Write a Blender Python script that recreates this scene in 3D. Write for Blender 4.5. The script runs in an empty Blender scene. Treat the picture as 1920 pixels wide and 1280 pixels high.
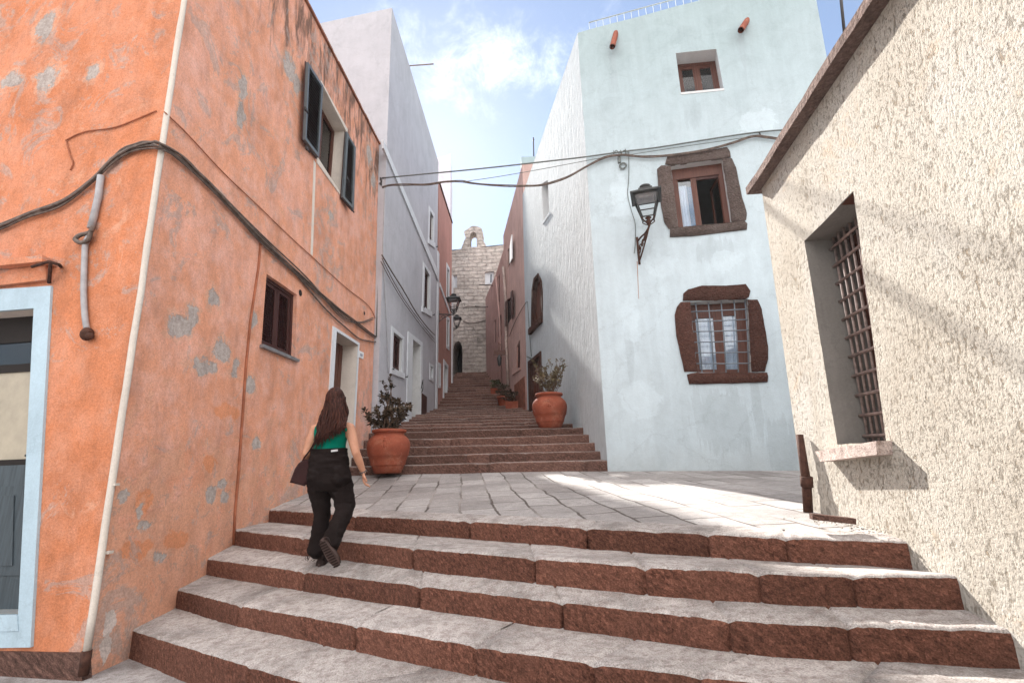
import bpy, bmesh, math, random
from mathutils import Vector, Matrix, noise
from mathutils.geometry import tessellate_polygon
V = Vector
random.seed(7)
SC = bpy.context.scene
COL = SC.collection
# ------------------------------------------------------------------ camera model (survey of the photograph)
F = 940.0; PIT = math.radians(14.6); ROL = math.radians(1.5); EYE = V((0, 0, 1.4))
def rd(px, py):
    u = (px - 960) / F; v = (640 - py) / F
    c, s = math.cos(ROL), math.sin(ROL)
    a = u * c + v * s; b = -u * s + v * c
    y = math.cos(PIT) - math.sin(PIT) * b; z = math.sin(PIT) + math.cos(PIT) * b
    return V((a / y, 1.0, z / y))
def atY(px, py, Y): return EYE + rd(px, py) * Y
def atZ(px, py, z):
    d = rd(px, py); return EYE + d * ((z - EYE.z) / d.z)
class Pl:
    "a wall plane through three surveyed points; n points at the viewer"
    def __init__(s, p, q, r):
        s.p = V(p); s.n = (V(q) - s.p).cross(V(r) - s.p).normalized()
        if s.n.dot(EYE - s.p) < 0: s.n = -s.n
        s.u = V((0, 0, 1)).cross(s.n).normalized(); s.v = s.n.cross(s.u)
    def at(s, px, py, d=0.0):
        r = rd(px, py); t = (s.n.dot(s.p - EYE) + d) / s.n.dot(r); return EYE + r * t
    def uv(s, px, py):
        p = s.at(px, py); return (p.dot(s.u), p.dot(s.v))
def lerp(a, b, t): return a + (b - a) * t
# ------------------------------------------------------------------ mesh helpers
def auto_uv(bm):
    uvl = bm.loops.layers.uv.verify()
    for f in bm.faces:
        n = f.normal
        if abs(n.z) > .75: u, v = V((1, 0, 0)), V((0, 1, 0))
        else:
            u = V((0, 0, 1)).cross(n).normalized(); v = n.cross(u)
        for l in f.loops:
            l[uvl].uv = (l.vert.co.dot(u), l.vert.co.dot(v))
def obj(name, bm, mats, parent=None, smooth=None, ang=None):
    "link bm as ONE mesh object (bm in world coordinates)"
    bm.normal_update()
    auto_uv(bm)
    me = bpy.data.meshes.new(name)
    o = bpy.data.objects.new(name, me); COL.objects.link(o)
    if parent is not None:
        off = V(parent.location)
        pp = parent.parent
        while pp is not None: off += V(pp.location); pp = pp.parent
        o.parent = parent
    else:
        off = V((0, 0, 0))
        if bm.verts:
            xs = [v.co for v in bm.verts]
            off = V((sum(c.x for c in xs) / len(xs), sum(c.y for c in xs) / len(xs), min(c.z for c in xs)))
        o.location = off
    bmesh.ops.translate(bm, verts=bm.verts, vec=-off)
    if smooth is not None:
        for f in bm.faces: f.smooth = smooth
    bm.to_mesh(me); bm.free()
    if not isinstance(mats, (list, tuple)): mats = [mats]
    for m in mats: me.materials.append(m)
    if ang:
        try: me.set_sharp_from_angle(angle=math.radians(ang))
        except Exception: pass
    return o
def tag(o, label=None, cat=None, group=None, kind=None):
    if label: o['label'] = label
    if cat: o['category'] = cat
    if group: o['group'] = group
    if kind: o['kind'] = kind
    return o
def thing(name, label, cat, loc, group=None):
    o = bpy.data.objects.new(name, None); COL.objects.link(o); o.location = V(loc); o.empty_display_size = .2
    return tag(o, label, cat, group)
def BM(): return bmesh.new()
def face(bm, pts, mi=0, n=None):
    vs = [bm.verts.new(p) for p in pts]
    f = bm.faces.new(vs); f.material_index = mi
    if n is not None:
        f.normal_update()
        if f.normal.dot(n) < 0: f.normal_flip()
    return f
def hexa(bm, a, mi=0):
    "a: 4 front pts + 4 back pts"
    v = [bm.verts.new(p) for p in a]; fs = []
    for q in ((0, 1, 2, 3), (7, 6, 5, 4), (0, 4, 5, 1), (1, 5, 6, 2), (2, 6, 7, 3), (3, 7, 4, 0)):
        f = bm.faces.new([v[i] for i in q]); f.material_index = mi; fs.append(f)
    c = sum((V(p) for p in a), V()) / 8
    for f in fs:
        f.normal_update()
        if f.normal.dot(f.calc_center_median() - c) < 0: f.normal_flip()
    return fs
def slab(bm, quad, n, d0, d1, mi=0):
    "quad offset along n from d0 to d1"
    hexa(bm, [p + n * d1 for p in quad] + [p + n * d0 for p in quad], mi)
def box(bm, c, s, mi=0, rot=None):
    c = V(c); hx, hy, hz = s[0] / 2, s[1] / 2, s[2] / 2
    P = [V((-hx, -hy, -hz)), V((hx, -hy, -hz)), V((hx, -hy, hz)), V((-hx, -hy, hz)), V((-hx, hy, -hz)), V((hx, hy, -hz)), V((hx, hy, hz)), V((-hx, hy, hz))]
    if rot is not None: P = [rot @ p for p in P]
    hexa(bm, [c + p for p in P], mi)
def tube(bm, pts, r, seg=6, mi=0, caps=True):
    pts = [V(p) for p in pts]; n = len(pts)
    rs = r if isinstance(r, (list, tuple)) else [r] * n
    up = None; rings = []
    for i in range(n):
        d = (pts[min(i + 1, n - 1)] - pts[max(i - 1, 0)])
        if d.length < 1e-9: d = V((0, 0, 1))
        d.normalize()
        if up is None:
            up = V((0, 0, 1)) if abs(d.z) < .9 else V((1, 0, 0))
        a = (up - d * up.dot(d))
        if a.length < 1e-6: a = d.orthogonal()
        a.normalize(); up = a; b = d.cross(a)
        rings.append([bm.verts.new(pts[i] + (a * math.cos(2 * math.pi * k / seg) + b * math.sin(2 * math.pi * k / seg)) * rs[i]) for k in range(seg)])
    for i in range(n - 1):
        for k in range(seg):
            f = bm.faces.new((rings[i][k], rings[i][(k + 1) % seg], rings[i + 1][(k + 1) % seg], rings[i + 1][k])); f.smooth = True; f.material_index = mi
    if caps:
        f = bm.faces.new(rings[0][::-1]); f.material_index = mi
        f = bm.faces.new(rings[-1]); f.material_index = mi
def crom(pts, n=8):
    "catmull-rom through pts"
    pts = [V(p) for p in pts]; out = []
    P = [pts[0] * 2 - pts[1]] + pts + [pts[-1] * 2 - pts[-2]]
    for i in range(1, len(P) - 2):
        a, b, c, d = P[i - 1:i + 3]
        for k in range(n):
            t = k / n
            out.append(.5 * ((2 * b) + (c - a) * t + (2 * a - 5 * b + 4 * c - d) * t * t + (3 * b - a - 3 * c + d) * t ** 3))
    out.append(pts[-1]); return out
def lathe(bm, c, prof, seg=32, mi=0, wob=0.0):
    c = V(c); rings = []
    for (r, z) in prof:
        ring = []
        for k in range(seg):
            a = 2 * math.pi * k / seg
            rr = r * (1 + wob * noise.noise(V((math.cos(a) * 1.3, math.sin(a) * 1.3, z * 3)) + c))
            ring.append(bm.verts.new(c + V((rr * math.cos(a), rr * math.sin(a), z))))
        rings.append(ring)
    for i in range(len(rings) - 1):
        for k in range(seg):
            f = bm.faces.new((rings[i][k], rings[i][(k + 1) % seg], rings[i + 1][(k + 1) % seg], rings[i + 1][k])); f.smooth = True; f.material_index = mi
def ell(bm, c, r, seg=10, rows=7, mi=0, rot=None):
    c = V(c); rings = []
    for i in range(1, rows):
        th = math.pi * i / rows
        ring = []
        for k in range(seg):
            a = 2 * math.pi * k / seg
            p = V((r[0] * math.sin(th) * math.cos(a), r[1] * math.sin(th) * math.sin(a), r[2] * math.cos(th)))
            if rot is not None: p = rot @ p
            ring.append(bm.verts.new(c + p))
        rings.append(ring)
    tp = V((0, 0, r[2])); bt = V((0, 0, -r[2]))
    if rot is not None: tp = rot @ tp; bt = rot @ bt
    t = bm.verts.new(c + tp); b = bm.verts.new(c + bt); fs = []
    for k in range(seg):
        fs.append(bm.faces.new((t, rings[0][k], rings[0][(k + 1) % seg])))
        fs.append(bm.faces.new((b, rings[-1][(k + 1) % seg], rings[-1][k])))
        for i in range(len(rings) - 1):
            fs.append(bm.faces.new((rings[i][k], rings[i + 1][k], rings[i + 1][(k + 1) % seg], rings[i][(k + 1) % seg])))
    for f in fs: f.smooth = True; f.material_index = mi
def wobble_loop(pts, pl, amp=.012, step=.12, freq=2.5, skip=()):
    "subdivide a closed loop and wander it inside its own plane (skip: edge indices left straight)"
    out = []; n = len(pts)
    for i in range(n):
        a, b = pts[i], pts[(i + 1) % n]; L = (b - a).length
        m = 1 if i in skip else max(1, int(L / step))
        for k in range(m):
            p = lerp(a, b, k / m)
            if k > 0:
                w = noise.noise_vector(p * freq) + noise.noise_vector(p * freq * 4) * .4
                p = p + (pl.u * w.x + pl.v * w.z) * amp
            out.append(p)
    return out
def facade(bm, pl, outer, holes, rdep=.25, mi=0, mir=1, deps=None, mirs=None):
    "polygon with holes on a plane, each hole with reveals going in"
    loops = [outer] + holes
    tris = tessellate_polygon([[p for p in l] for l in loops])
    flat = [p for l in loops for p in l]
    vs = [bm.verts.new(p) for p in flat]
    for t in tris:
        try: f = bm.faces.new([vs[i] for i in t])
        except ValueError: continue
        f.material_index = mi; f.normal_update()
        if f.normal.dot(pl.n) < 0: f.normal_flip()
    for j, h in enumerate(holes):
        d = deps[j] if deps else rdep
        c = sum(h, V()) / len(h)
        for i in range(len(h)):
            a, b = h[i], h[(i + 1) % len(h)]
            face(bm, [a, b, b - pl.n * d, a - pl.n * d], mirs[j] if mirs else mir, c - (a + b) / 2)
class Q:
    "quad patch TL,TR,BR,BL with (s right, t down) coordinates"
    def __init__(s, q): s.q = [V(p) for p in q]
    def __call__(s, a, b): return lerp(lerp(s.q[0], s.q[1], a), lerp(s.q[3], s.q[2], a), b)
    def w(s): return (s.q[1] - s.q[0]).length
    def h(s): return (s.q[3] - s.q[0]).length
    def sub(s, a0, a1, b0, b1): return [s(a0, b0), s(a1, b0), s(a1, b1), s(a0, b1)]
    def off(s, v): return Q([p + v for p in s.q])
def bar(bm, q, a0, a1, b0, b1, n, d0, d1, mi=0): slab(bm, q.sub(a0, a1, b0, b1), n, d0, d1, mi)
def ringframe(bm, q, wm, n, d0, d1, mi=0):
    "frame of width wm metres round a quad, four butted bars"
    a = wm / q.w(); b = wm / q.h()
    bar(bm, q, 0, 1, 0, b, n, d0, d1, mi); bar(bm, q, 0, 1, 1 - b, 1, n, d0, d1, mi)
    bar(bm, q, 0, a, b, 1 - b, n, d0, d1, mi); bar(bm, q, 1 - a, 1, b, 1 - b, n, d0, d1, mi)
    return a, b
def px4(pl, l, d=0.0): return [pl.at(x, y, d) for x, y in l]
# ------------------------------------------------------------------ materials
class M:
    def __init__(s, name, rough=.85, spec=.3):
        s.m = bpy.data.materials.new(name); s.m.use_nodes = True; s.t = s.m.node_tree
        s.b = s.t.nodes['Principled BSDF']; s.b.inputs['Roughness'].default_value = rough
        s.b.inputs['Specular IOR Level'].default_value = spec
        s.tc = s.t.nodes.new('ShaderNodeTexCoord')
        s.O = s.tc.outputs['Object']; s.U = s.tc.outputs['UV']
    def L(s, a, b): s.t.links.new(a, b)
    def val(s, sock, v):
        if isinstance(v, bpy.types.NodeSocket): s.L(v, sock)
        else:
            if hasattr(sock, 'default_value'):
                if isinstance(v, (tuple, list)) and len(v) == 3 and sock.type == 'RGBA': v = (*v, 1)
                sock.default_value = v
    def noise(s, scale, detail=4, rough=.55, vec=None, dist=0.0, col=False):
        n = s.t.nodes.new('ShaderNodeTexNoise'); s.L(vec or s.O, n.inputs['Vector'])
        n.inputs['Scale'].default_value = scale; n.inputs['Detail'].default_value = detail
        n.inputs['Roughness'].default_value = rough; n.inputs['Distortion'].default_value = dist
        return n.outputs['Color' if col else 'Fac']
    def voro(s, scale, vec=None, feat='F1', out='Distance', rnd=1.0):
        n = s.t.nodes.new('ShaderNodeTexVoronoi'); n.feature = feat; s.L(vec or s.O, n.inputs['Vector'])
        n.inputs['Scale'].default_value = scale; n.inputs['Randomness'].default_value = rnd
        return n.outputs[out]
    def ramp(s, fac, *stops):
        n = s.t.nodes.new('ShaderNodeValToRGB'); s.L(fac, n.inputs[0]); e = n.color_ramp.elements
        while len(e) < len(stops): e.new(.5)
        for i, (p, c) in enumerate(stops):
            e[i].position = p; c = (c, c, c) if not isinstance(c, (tuple, list)) else c; e[i].color = (*c[:3], 1)
        return n.outputs[0]
    def mix(s, f, a, b, mode='MIX'):
        n = s.t.nodes.new('ShaderNodeMix'); n.data_type = 'RGBA'; n.blend_type = mode
        s.val(n.inputs[0], f); s.val(n.inputs[6], a); s.val(n.inputs[7], b); return n.outputs[2]
    def math(s, op, a, b=0.0, c=0.0, clamp=False):
        n = s.t.nodes.new('ShaderNodeMath'); n.operation = op; n.use_clamp = clamp
        s.val(n.inputs[0], a); s.val(n.inputs[1], b); s.val(n.inputs[2], c); return n.outputs[0]
    def vm(s, op, a, b):
        n = s.t.nodes.new('ShaderNodeVectorMath'); n.operation = op
        s.val(n.inputs[0], a); s.val(n.inputs[1], b)
        return n.outputs['Value'] if op in ('LENGTH', 'DOT_PRODUCT', 'DISTANCE') else n.outputs[0]
    def scaled(s, vec, sx, sy, sz=1.0): return s.vm('MULTIPLY', vec, (sx, sy, sz))
    def rotated(s, vec, ang, loc=(0, 0, 0)):
        n = s.t.nodes.new('ShaderNodeMapping'); s.L(vec, n.inputs[0]); n.inputs['Rotation'].default_value = (0, 0, ang); n.inputs['Location'].default_value = loc
        return n.outputs[0]
    def spots(s, lst, nz=None, amt=.8, warp=.22):
        "mask of stains standing at given places of the wall (uv in metres): 1 inside"
        cur = None
        wp = s.vm('SUBTRACT', s.noise(5.5, 6, .7, vec=s.U, col=True), (.5, .5, .5)); UU = s.vm('ADD', s.U, s.vm('MULTIPLY', wp, (warp, warp, 0)))
        for (u, v, ru, rv) in lst:
            d = s.vm('SUBTRACT', UU, (u, v, 0)); d = s.scaled(d, 1 / ru, 1 / rv, 0); d = s.vm('LENGTH', d, (0, 0, 0))
            cur = d if cur is None else s.math('MINIMUM', cur, d)
        if nz is not None: cur = s.math('ADD', cur, s.math('MULTIPLY', s.math('SUBTRACT', nz, .5), amt))
        return s.ramp(cur, (.85, 1.0), (1.0, 0.0))
    def bump(s, h, strength=.5, dist=.02, prev=None):
        n = s.t.nodes.new('ShaderNodeBump'); s.L(h, n.inputs['Height']); n.inputs['Strength'].default_value = strength; n.inputs['Distance'].default_value = dist
        if prev: s.L(prev, n.inputs['Normal'])
        s.L(n.outputs[0], s.b.inputs['Normal']); return n.outputs[0]
    def block(s, c, k=.75):
        "each stone of a step has its own tone (stored per stone)"
        a = s.t.nodes.new('ShaderNodeAttribute'); a.attribute_name = 'stone_tone'
        f = s.math('MULTIPLY_ADD', a.outputs['Fac'], k, 1.0); n = s.t.nodes.new('ShaderNodeVectorMath'); n.operation = 'SCALE'; s.L(c, n.inputs[0]); s.L(f, n.inputs['Scale']); return n.outputs[0]
    def col(s, c): s.val(s.b.inputs['Base Color'], c)
    def rgh(s, c): s.val(s.b.inputs['Roughness'], c)
def simple(name, c, rough=.7, spec=.3, var=.12, scale=12, bump=0.0, metal=0.0, bscale=None):
    m = M(name, rough, spec); c = V(c)
    f = m.noise(scale, 5, .6)
    m.col(m.ramp(f, (.25, tuple(c * (1 - var * 2))), (.75, tuple(c * (1 + var)))))
    m.b.inputs['Metallic'].default_value = metal
    if bump: m.bump(m.noise(bscale or scale * 3, 4, .6), bump, .01)
    return m.m
# ------------------------------------------------------------------ surveyed planes
C0 = atY(160, 1240, 4.1); C1 = atY(345, 0, 4.1)
PB = Pl(C0, C1, atY(692, 885, 10.3)); PA = Pl(C0, C1, C0 + V((-.98, .19, 0)))
G0 = atY(706, 800, 10.4); G1 = atY(735, 15, 10.4)
GD = V((.03, 1, 0)).normalized()
PG = Pl(G0, G1, G0 + GD); PGF = Pl(G0, G1, G0 + V((-.98, .2, 0)))
R0 = PG.at(821, 700); PR = Pl(R0 - PG.n * .05, R0 - PG.n * .05 + V((0, 0, 3)), R0 - PG.n * .05 + GD)
PTW = Pl(atY(845, 290, 21), atY(845, 460, 21), atY(845, 460, 21) + V((-1, 0, 0)))
PC = Pl(atY(848, 470, 23), atY(848, 700, 23), atY(848, 470, 23) + V((1, -.03, 0)))
T0 = atY(1140, 882, 9); T1 = atY(1083, 62, 9)
PT = Pl(T0, T1, T0 + V((.956, -.29, 0))); PS = Pl(T0, T1, T0 + V((-.18, .98, 0)))
K0 = V((.51, 15.1, 0)); K1 = V((-.24, 18.3, 0)); K2 = V((-1.2, 22.4, 0))
PK = Pl(K0, K0 + V((0, 0, 5)), K2)
W0 = atY(1512, 965, 4.4); W1 = atY(1430, 370, 4.4)
PW = Pl(W0, W1, W0 + V((-.105, -1, 0)))
def on_z(a, b, z): return lerp(a, b, (z - a.z) / (b.z - a.z))
def spot(pl, x, y, rx, ry):
    u, v = pl.uv(x, y); u1, _ = pl.uv(x + rx, y); _, v1 = pl.uv(x, y - ry)
    return (u, v, abs(u1 - u), abs(v1 - v))
# ------------------------------------------------------------------ materials of the place
def plaster_orange(name, pl, base, grey, repair, white, vtop, vlow, rough_amt):
    m = M(name, .92, .15)
    b = V(base)
    big = m.noise(.9, 5, .6); mid = m.noise(4.5, 6, .65); fine = m.noise(60, 4, .7)
    c = m.ramp(big, (.3, tuple(b * .82)), (.5, tuple(b)), (.72, tuple(V((b.x * 1.06, b.y * 1.22, b.z * 1.5)))))
    c = m.mix(m.ramp(mid, (.42, 0), (.75, .55)), c, (b.x * 1.08, b.y * 1.5, b.z * 2.1))
    sep = m.t.nodes.new('ShaderNodeSeparateXYZ'); m.L(m.U, sep.inputs[0]); vv = sep.outputs[1]
    # flaked lower wall: pale under-coat coming through
    low = m.math('SUBTRACT', 1.0, m.math('DIVIDE', m.math('SUBTRACT', vv, vlow), 1.6), clamp=True)
    fl = m.noise(3.2, 9, .68, dist=.6)
    pale = m.ramp(m.math('ADD', fl, m.math('MULTIPLY', low, .22)), (.60, 0), (.66, 1))
    c = m.mix(m.math('MULTIPLY', pale, .7), c, (.62, .33, .22))
    chip = m.ramp(m.math('ADD', m.noise(9, 8, .72, dist=1.0), m.math('MULTIPLY', low, .1)), (.665, 0), (.69, 1))
    c = m.mix(m.math('MULTIPLY', chip, .55), c, (.36, .27, .22))
    # weathered streaks under the roof
    st = m.noise(1.0, 8, .7, vec=m.scaled(m.O, 5.5, 5.5, 1.1), dist=.4)
    top = m.math('DIVIDE', m.math('SUBTRACT', vv, vtop), 2.2, clamp=True)
    sk = m.ramp(m.math('ADD', st, m.math('MULTIPLY', top, .15)), (.60, 0), (.72, 1))
    c = m.mix(m.math('MULTIPLY', sk, m.math('MULTIPLY', top, 1.3, clamp=True), clamp=True), c, (.20, .115, .085))
    nz = m.noise(6, 8, .75)
    if repair: c = m.mix(m.math('MULTIPLY', m.spots(repair, nz, 1.6), .75), c, (b.x * .95, b.y * .8, b.z * .6))
    if grey:
        halo = m.spots([(a, b, p * 1.5, q * 1.4) for a, b, p, q in grey], nz, 2.6, .3); c = m.mix(m.math('MULTIPLY', halo, .55), c, (.60, .36, .26)); g = m.spots(grey, nz, 2.6); gc = m.ramp(m.noise(22, 6, .7), (.3, (.27, .245, .23)), (.7, (.50, .465, .44)))
        c = m.mix(m.math('MULTIPLY', g, .9), c, gc)
    if white: c = m.mix(m.math('MULTIPLY', m.spots(white, nz, 1.5), .8), c, (.62, .60, .58))
    gs = m.ramp(m.math('ADD', m.noise(2.1, 10, .74, dist=1.2), m.math('MULTIPLY', m.noise(.6, 3, .5), .30)), (.70, 0), (.745, 1))
    c = m.mix(m.math('MULTIPLY', gs, .55), c, m.ramp(m.noise(22, 6, .7), (.3, (.27, .23, .21)), (.7, (.47, .41, .38))))
    sm = m.noise(2.6, 8, .72, vec=m.scaled(m.O, 1.6, 1.6, .7)); c = m.mix(.65, c, m.mix(1.0, c, m.ramp(sm, (.3, .62), (.5, 1.0), (.7, 1.22)), 'MULTIPLY'))
    gr2 = m.noise(30, 5, .75); c = m.mix(.25, c, m.mix(1.0, c, m.ramp(gr2, (.32, .62), (.5, 1.0), (.7, 1.25)), 'MULTIPLY'))
    c = m.mix(.42, c, m.mix(1.0, c, m.ramp(fine, (.3, .62), (.7, 1.25)), 'MULTIPLY'))
    m.col(c)
    h = m.math('ADD', m.math('MULTIPLY', mid, .7), m.math('MULTIPLY', fine, .22 * rough_amt))
    if grey: h = m.math('SUBTRACT', h, m.math('MULTIPLY', g, .25))
    h = m.math('SUBTRACT', h, m.math('MULTIPLY', pale, .12))
    m.bump(h, .55, .03); return m.m
def plaster(name, base, blotch=.10, streak=.12, bump=.3, tint=None, rough=60, topc=None, topv=(6, 10), dirt=None, dirtv=0, drips=None, patches=None):
    m = M(name, .9, .2); b = V(base)
    big = m.noise(.7, 6, .6, dist=.3); fine = m.noise(rough, 4, .65)
    t = V(tint) if tint else b * (1 + blotch)
    c = m.ramp(big, (.28, tuple(b * (1 - blotch))), (.5, tuple(b)), (.75, tuple(t)))
    sep = m.t.nodes.new('ShaderNodeSeparateXYZ'); m.L(m.U, sep.inputs[0]); vv = sep.outputs[1]
    if topc:      # darker tint blended in towards the top
        f = m.math('DIVIDE', m.math('SUBTRACT', m.math('ADD', vv, m.math('MULTIPLY', m.math('SUBTRACT', big, .5), 4.0)), topv[0]), topv[1] - topv[0], clamp=True)
        c = m.mix(f, c, topc)
    st = m.noise(1.0, 7, .65, vec=m.scaled(m.O, 6, 6, .7))
    c = m.mix(streak, c, m.mix(1.0, c, m.ramp(st, (.35, .55), (.65, 1.25)), 'MULTIPLY'))
    if dirt:
        f = m.math('SUBTRACT', 1.0, m.math('DIVIDE', m.math('SUBTRACT', vv, dirtv), .9), clamp=True)
        f = m.ramp(m.math('ADD', m.math('MULTIPLY', f, .6), m.math('MULTIPLY', m.noise(3, 7, .7), .5)), (.5, 0), (.95, 1))
        c = m.mix(m.math('MULTIPLY', f, .6), c, dirt)
    if drips: c = m.mix(m.math('MULTIPLY', m.spots(drips, m.noise(1.0, 6, .7, vec=m.scaled(m.O, 14, 14, 1.2)), 2.4, .06), .30), c, tuple(b * .62))
    if patches: c = m.mix(m.math('MULTIPLY', m.spots(patches, m.noise(4, 6, .7), 1.6, .35), .5), c, tuple(b * 1.14))
    wk = m.noise(2.3, 9, .72, dist=.7); c = m.mix(.5, c, m.mix(1.0, c, m.ramp(wk, (.32, .80), (.5, 1.0), (.68, 1.10)), 'MULTIPLY'))
    cr = m.ramp(m.voro(.55, vec=m.vm('ADD', m.O, m.vm('MULTIPLY', m.noise(3, 6, .7, col=True), (.5, .5, .5))), feat='DISTANCE_TO_EDGE'), (.0, 1), (.006, 0)); c = m.mix(m.math('MULTIPLY', cr, .22), c, tuple(b * .4))
    c = m.mix(.3, c, m.mix(1.0, c, m.ramp(fine, (.3, .72), (.7, 1.17)), 'MULTIPLY'))
    m.col(c)
    h = m.math('ADD', m.math('MULTIPLY', m.noise(5, 5, .6), .8), m.math('MULTIPLY', fine, .3))
    m.bump(h, bump, .03); return m.m
def trowelled(name, base):
    "wall thrown with a trowel: raised vertical dabs"
    m = M(name, .9, .2); b = V(base)
    n1 = m.noise(1.0, 5, .6, vec=m.scaled(m.O, 14, 9, 2.6), dist=.8); n2 = m.noise(1.0, 4, .6, vec=m.scaled(m.O, 40, 26, 7))
    big = m.noise(.5, 5, .6)
    c = m.ramp(big, (.3, tuple(b * .88)), (.7, tuple(b * 1.04)))
    c = m.mix(.35, c, m.mix(1.0, c, m.ramp(n1, (.35, .7), (.65, 1.1)), 'MULTIPLY'))
    m.col(c); m.bump(m.math('ADD', n1, m.math('MULTIPLY', n2, .35)), .7, .05); return m.m
def roughcast():
    "cream thrown plaster with pits"
    m = M('cream roughcast', .95, .1)
    v1 = m.noise(40, 6, .68, vec=m.scaled(m.O, 1, 1, .55)); v2 = m.noise(80, 4, .65, vec=m.scaled(m.O, 1, 1, .7)); big = m.noise(.8, 6, .65); den = m.noise(1.7, 5, .65)
    v1 = m.math('ADD', v1, m.math('MULTIPLY', m.math('SUBTRACT', den, .5), .22)); pits = m.math('MULTIPLY', m.ramp(v1, (.335, 0), (.43, 1)), m.ramp(v2, (.33, .55), (.44, 1)))
    c = m.ramp(big, (.3, (.42, .375, .315)), (.5, (.50, .46, .40)), (.7, (.53, .505, .465)))
    pc = m.mix(m.noise(2.5, 5, .6), (.42, .28, .15), (.36, .33, .29))
    c = m.mix(m.math('MULTIPLY', m.math('SUBTRACT', 1.0, pits), .75), c, pc)
    smo = m.ramp(m.noise(.9, 6, .7), (.50, 0), (.62, 1)); c = m.mix(m.math('MULTIPLY', smo, .4), c, (.53, .50, .44)); lo_ = m.ramp(m.noise(1.1, 7, .7, vec=m.scaled(m.O, 2.5, 2.5, .6)), (.56, 0), (.72, 1)); c = m.mix(m.math('MULTIPLY', lo_, .4), c, (.36, .30, .23)); ru = m.ramp(m.noise(1.6, 8, .75, dist=.8), (.58, 0), (.72, 1)); c = m.mix(m.math('MULTIPLY', ru, .45), c, (.50, .29, .12))
    m.col(c)
    m.bump(m.math('ADD', m.math('MULTIPLY', pits, .8), m.math('ADD', m.math('MULTIPLY', v1, .7), m.math('MULTIPLY', v2, .6))), .9, .018)
    return m.m
def stone_riser(name, base=(.155, .064, .043)):
    m = M(name, .9, .2); b = V(base)
    r = m.rotated(m.U, .55); cut = m.noise(1.0, 6, .75, vec=m.scaled(r, 11, 34, 1)); big = m.noise(3, 6, .65); gr = m.noise(120, 3, .6)
    c = m.ramp(cut, (.34, tuple(b * .32)), (.5, tuple(b)), (.68, tuple(V((b.x * 2.3, b.y * 2.4, b.z * 2.4)))))
    c = m.mix(m.ramp(big, (.35, 0), (.7, .55)), c, (b.x * 1.4, b.y * 1.55, b.z * 1.6))
    c = m.mix(.8, c, m.mix(1.0, c, m.ramp(gr, (.3, .5), (.7, 1.5)), 'MULTIPLY')); c = m.block(c)
    m.col(c); m.bump(m.math('ADD', cut, m.math('MULTIPLY', gr, .2)), 1.0, .05); return m.m
def stone_tread(name, base=(.40, .368, .35)):
    m = M(name, .88, .25); b = V(base)
    big = m.noise(2.2, 7, .7, dist=.5); mid = m.noise(18, 6, .7); gr = m.noise(130, 3, .6)
    c = m.ramp(big, (.3, tuple(b * .5)), (.5, tuple(b)), (.72, tuple(b * 1.32)))
    c = m.mix(m.ramp(mid, (.45, 0), (.66, .8)), c, tuple(V((b.x * .55, b.y * .48, b.z * .46))))
    dirt = m.ramp(m.noise(7, 8, .75, dist=1.0), (.6, 0), (.7, 1)); c = m.mix(m.math('MULTIPLY', dirt, .35), c, (.22, .145, .12))
    sp = m.ramp(m.noise(55, 4, .75), (.60, 0), (.68, 1)); c = m.mix(m.math('MULTIPLY', sp, .7), c, (.10, .075, .065)); c = m.mix(.8, c, m.mix(1.0, c, m.ramp(gr, (.3, .5), (.7, 1.45)), 'MULTIPLY')); c = m.block(c, .42)
    m.col(c); m.bump(m.math('ADD', m.math('MULTIPLY', mid, .8), m.math('MULTIPLY', gr, .35)), .8, .02); return m.m
def paving():
    m = M('worn paving slabs', .85, .3)
    vec = m.rotated(m.U, math.radians(84)); wob = m.noise(1.7, 3, .5, col=True)
    vec = m.vm('ADD', vec, m.vm('MULTIPLY', m.vm('SUBTRACT', wob, (.5, .5, .5)), (.10, .10, 0)))
    br = m.t.nodes.new('ShaderNodeTexBrick'); m.L(vec, br.inputs['Vector']); br.inputs['Scale'].default_value = 1.0
    br.inputs['Brick Width'].default_value = .56; br.inputs['Row Height'].default_value = .34; br.inputs['Mortar Size'].default_value = .014; br.inputs['Mortar Smooth'].default_value = .3
    br.inputs['Color1'].default_value = (.38, .36, .35, 1); br.inputs['Color2'].default_value = (.25, .23, .222, 1); br.inputs['Mortar'].default_value = (.10, .082, .074, 1)
    br.offset = .37; br.squash = 1.0
    mid = m.noise(14, 7, .7); gr = m.noise(140, 3, .6); big = m.noise(1.3, 6, .65)
    c = m.mix(.6, br.outputs['Color'], m.mix(1.0, br.outputs['Color'], m.ramp(big, (.3, .65), (.7, 1.35)), 'MULTIPLY'))
    c = m.mix(.5, c, m.mix(1.0, c, m.ramp(mid, (.35, .6), (.68, 1.3)), 'MULTIPLY')); c = m.mix(.75, c, m.mix(1.0, c, m.ramp(gr, (.3, .5), (.7, 1.45)), 'MULTIPLY'))
    pale = m.math('MULTIPLY', br.outputs['Fac'], m.ramp(m.noise(.9, 3, .5), (.45, 0), (.6, 1)))
    c = m.mix(m.math('MULTIPLY', pale, .6), c, (.42, .39, .37)); m.col(c)
    h = m.math('SUBTRACT', m.math('ADD', m.math('MULTIPLY', mid, .5), m.math('MULTIPLY', gr, .2)), br.outputs['Fac'])
    m.bump(h, .6, .02); return m.m
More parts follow.
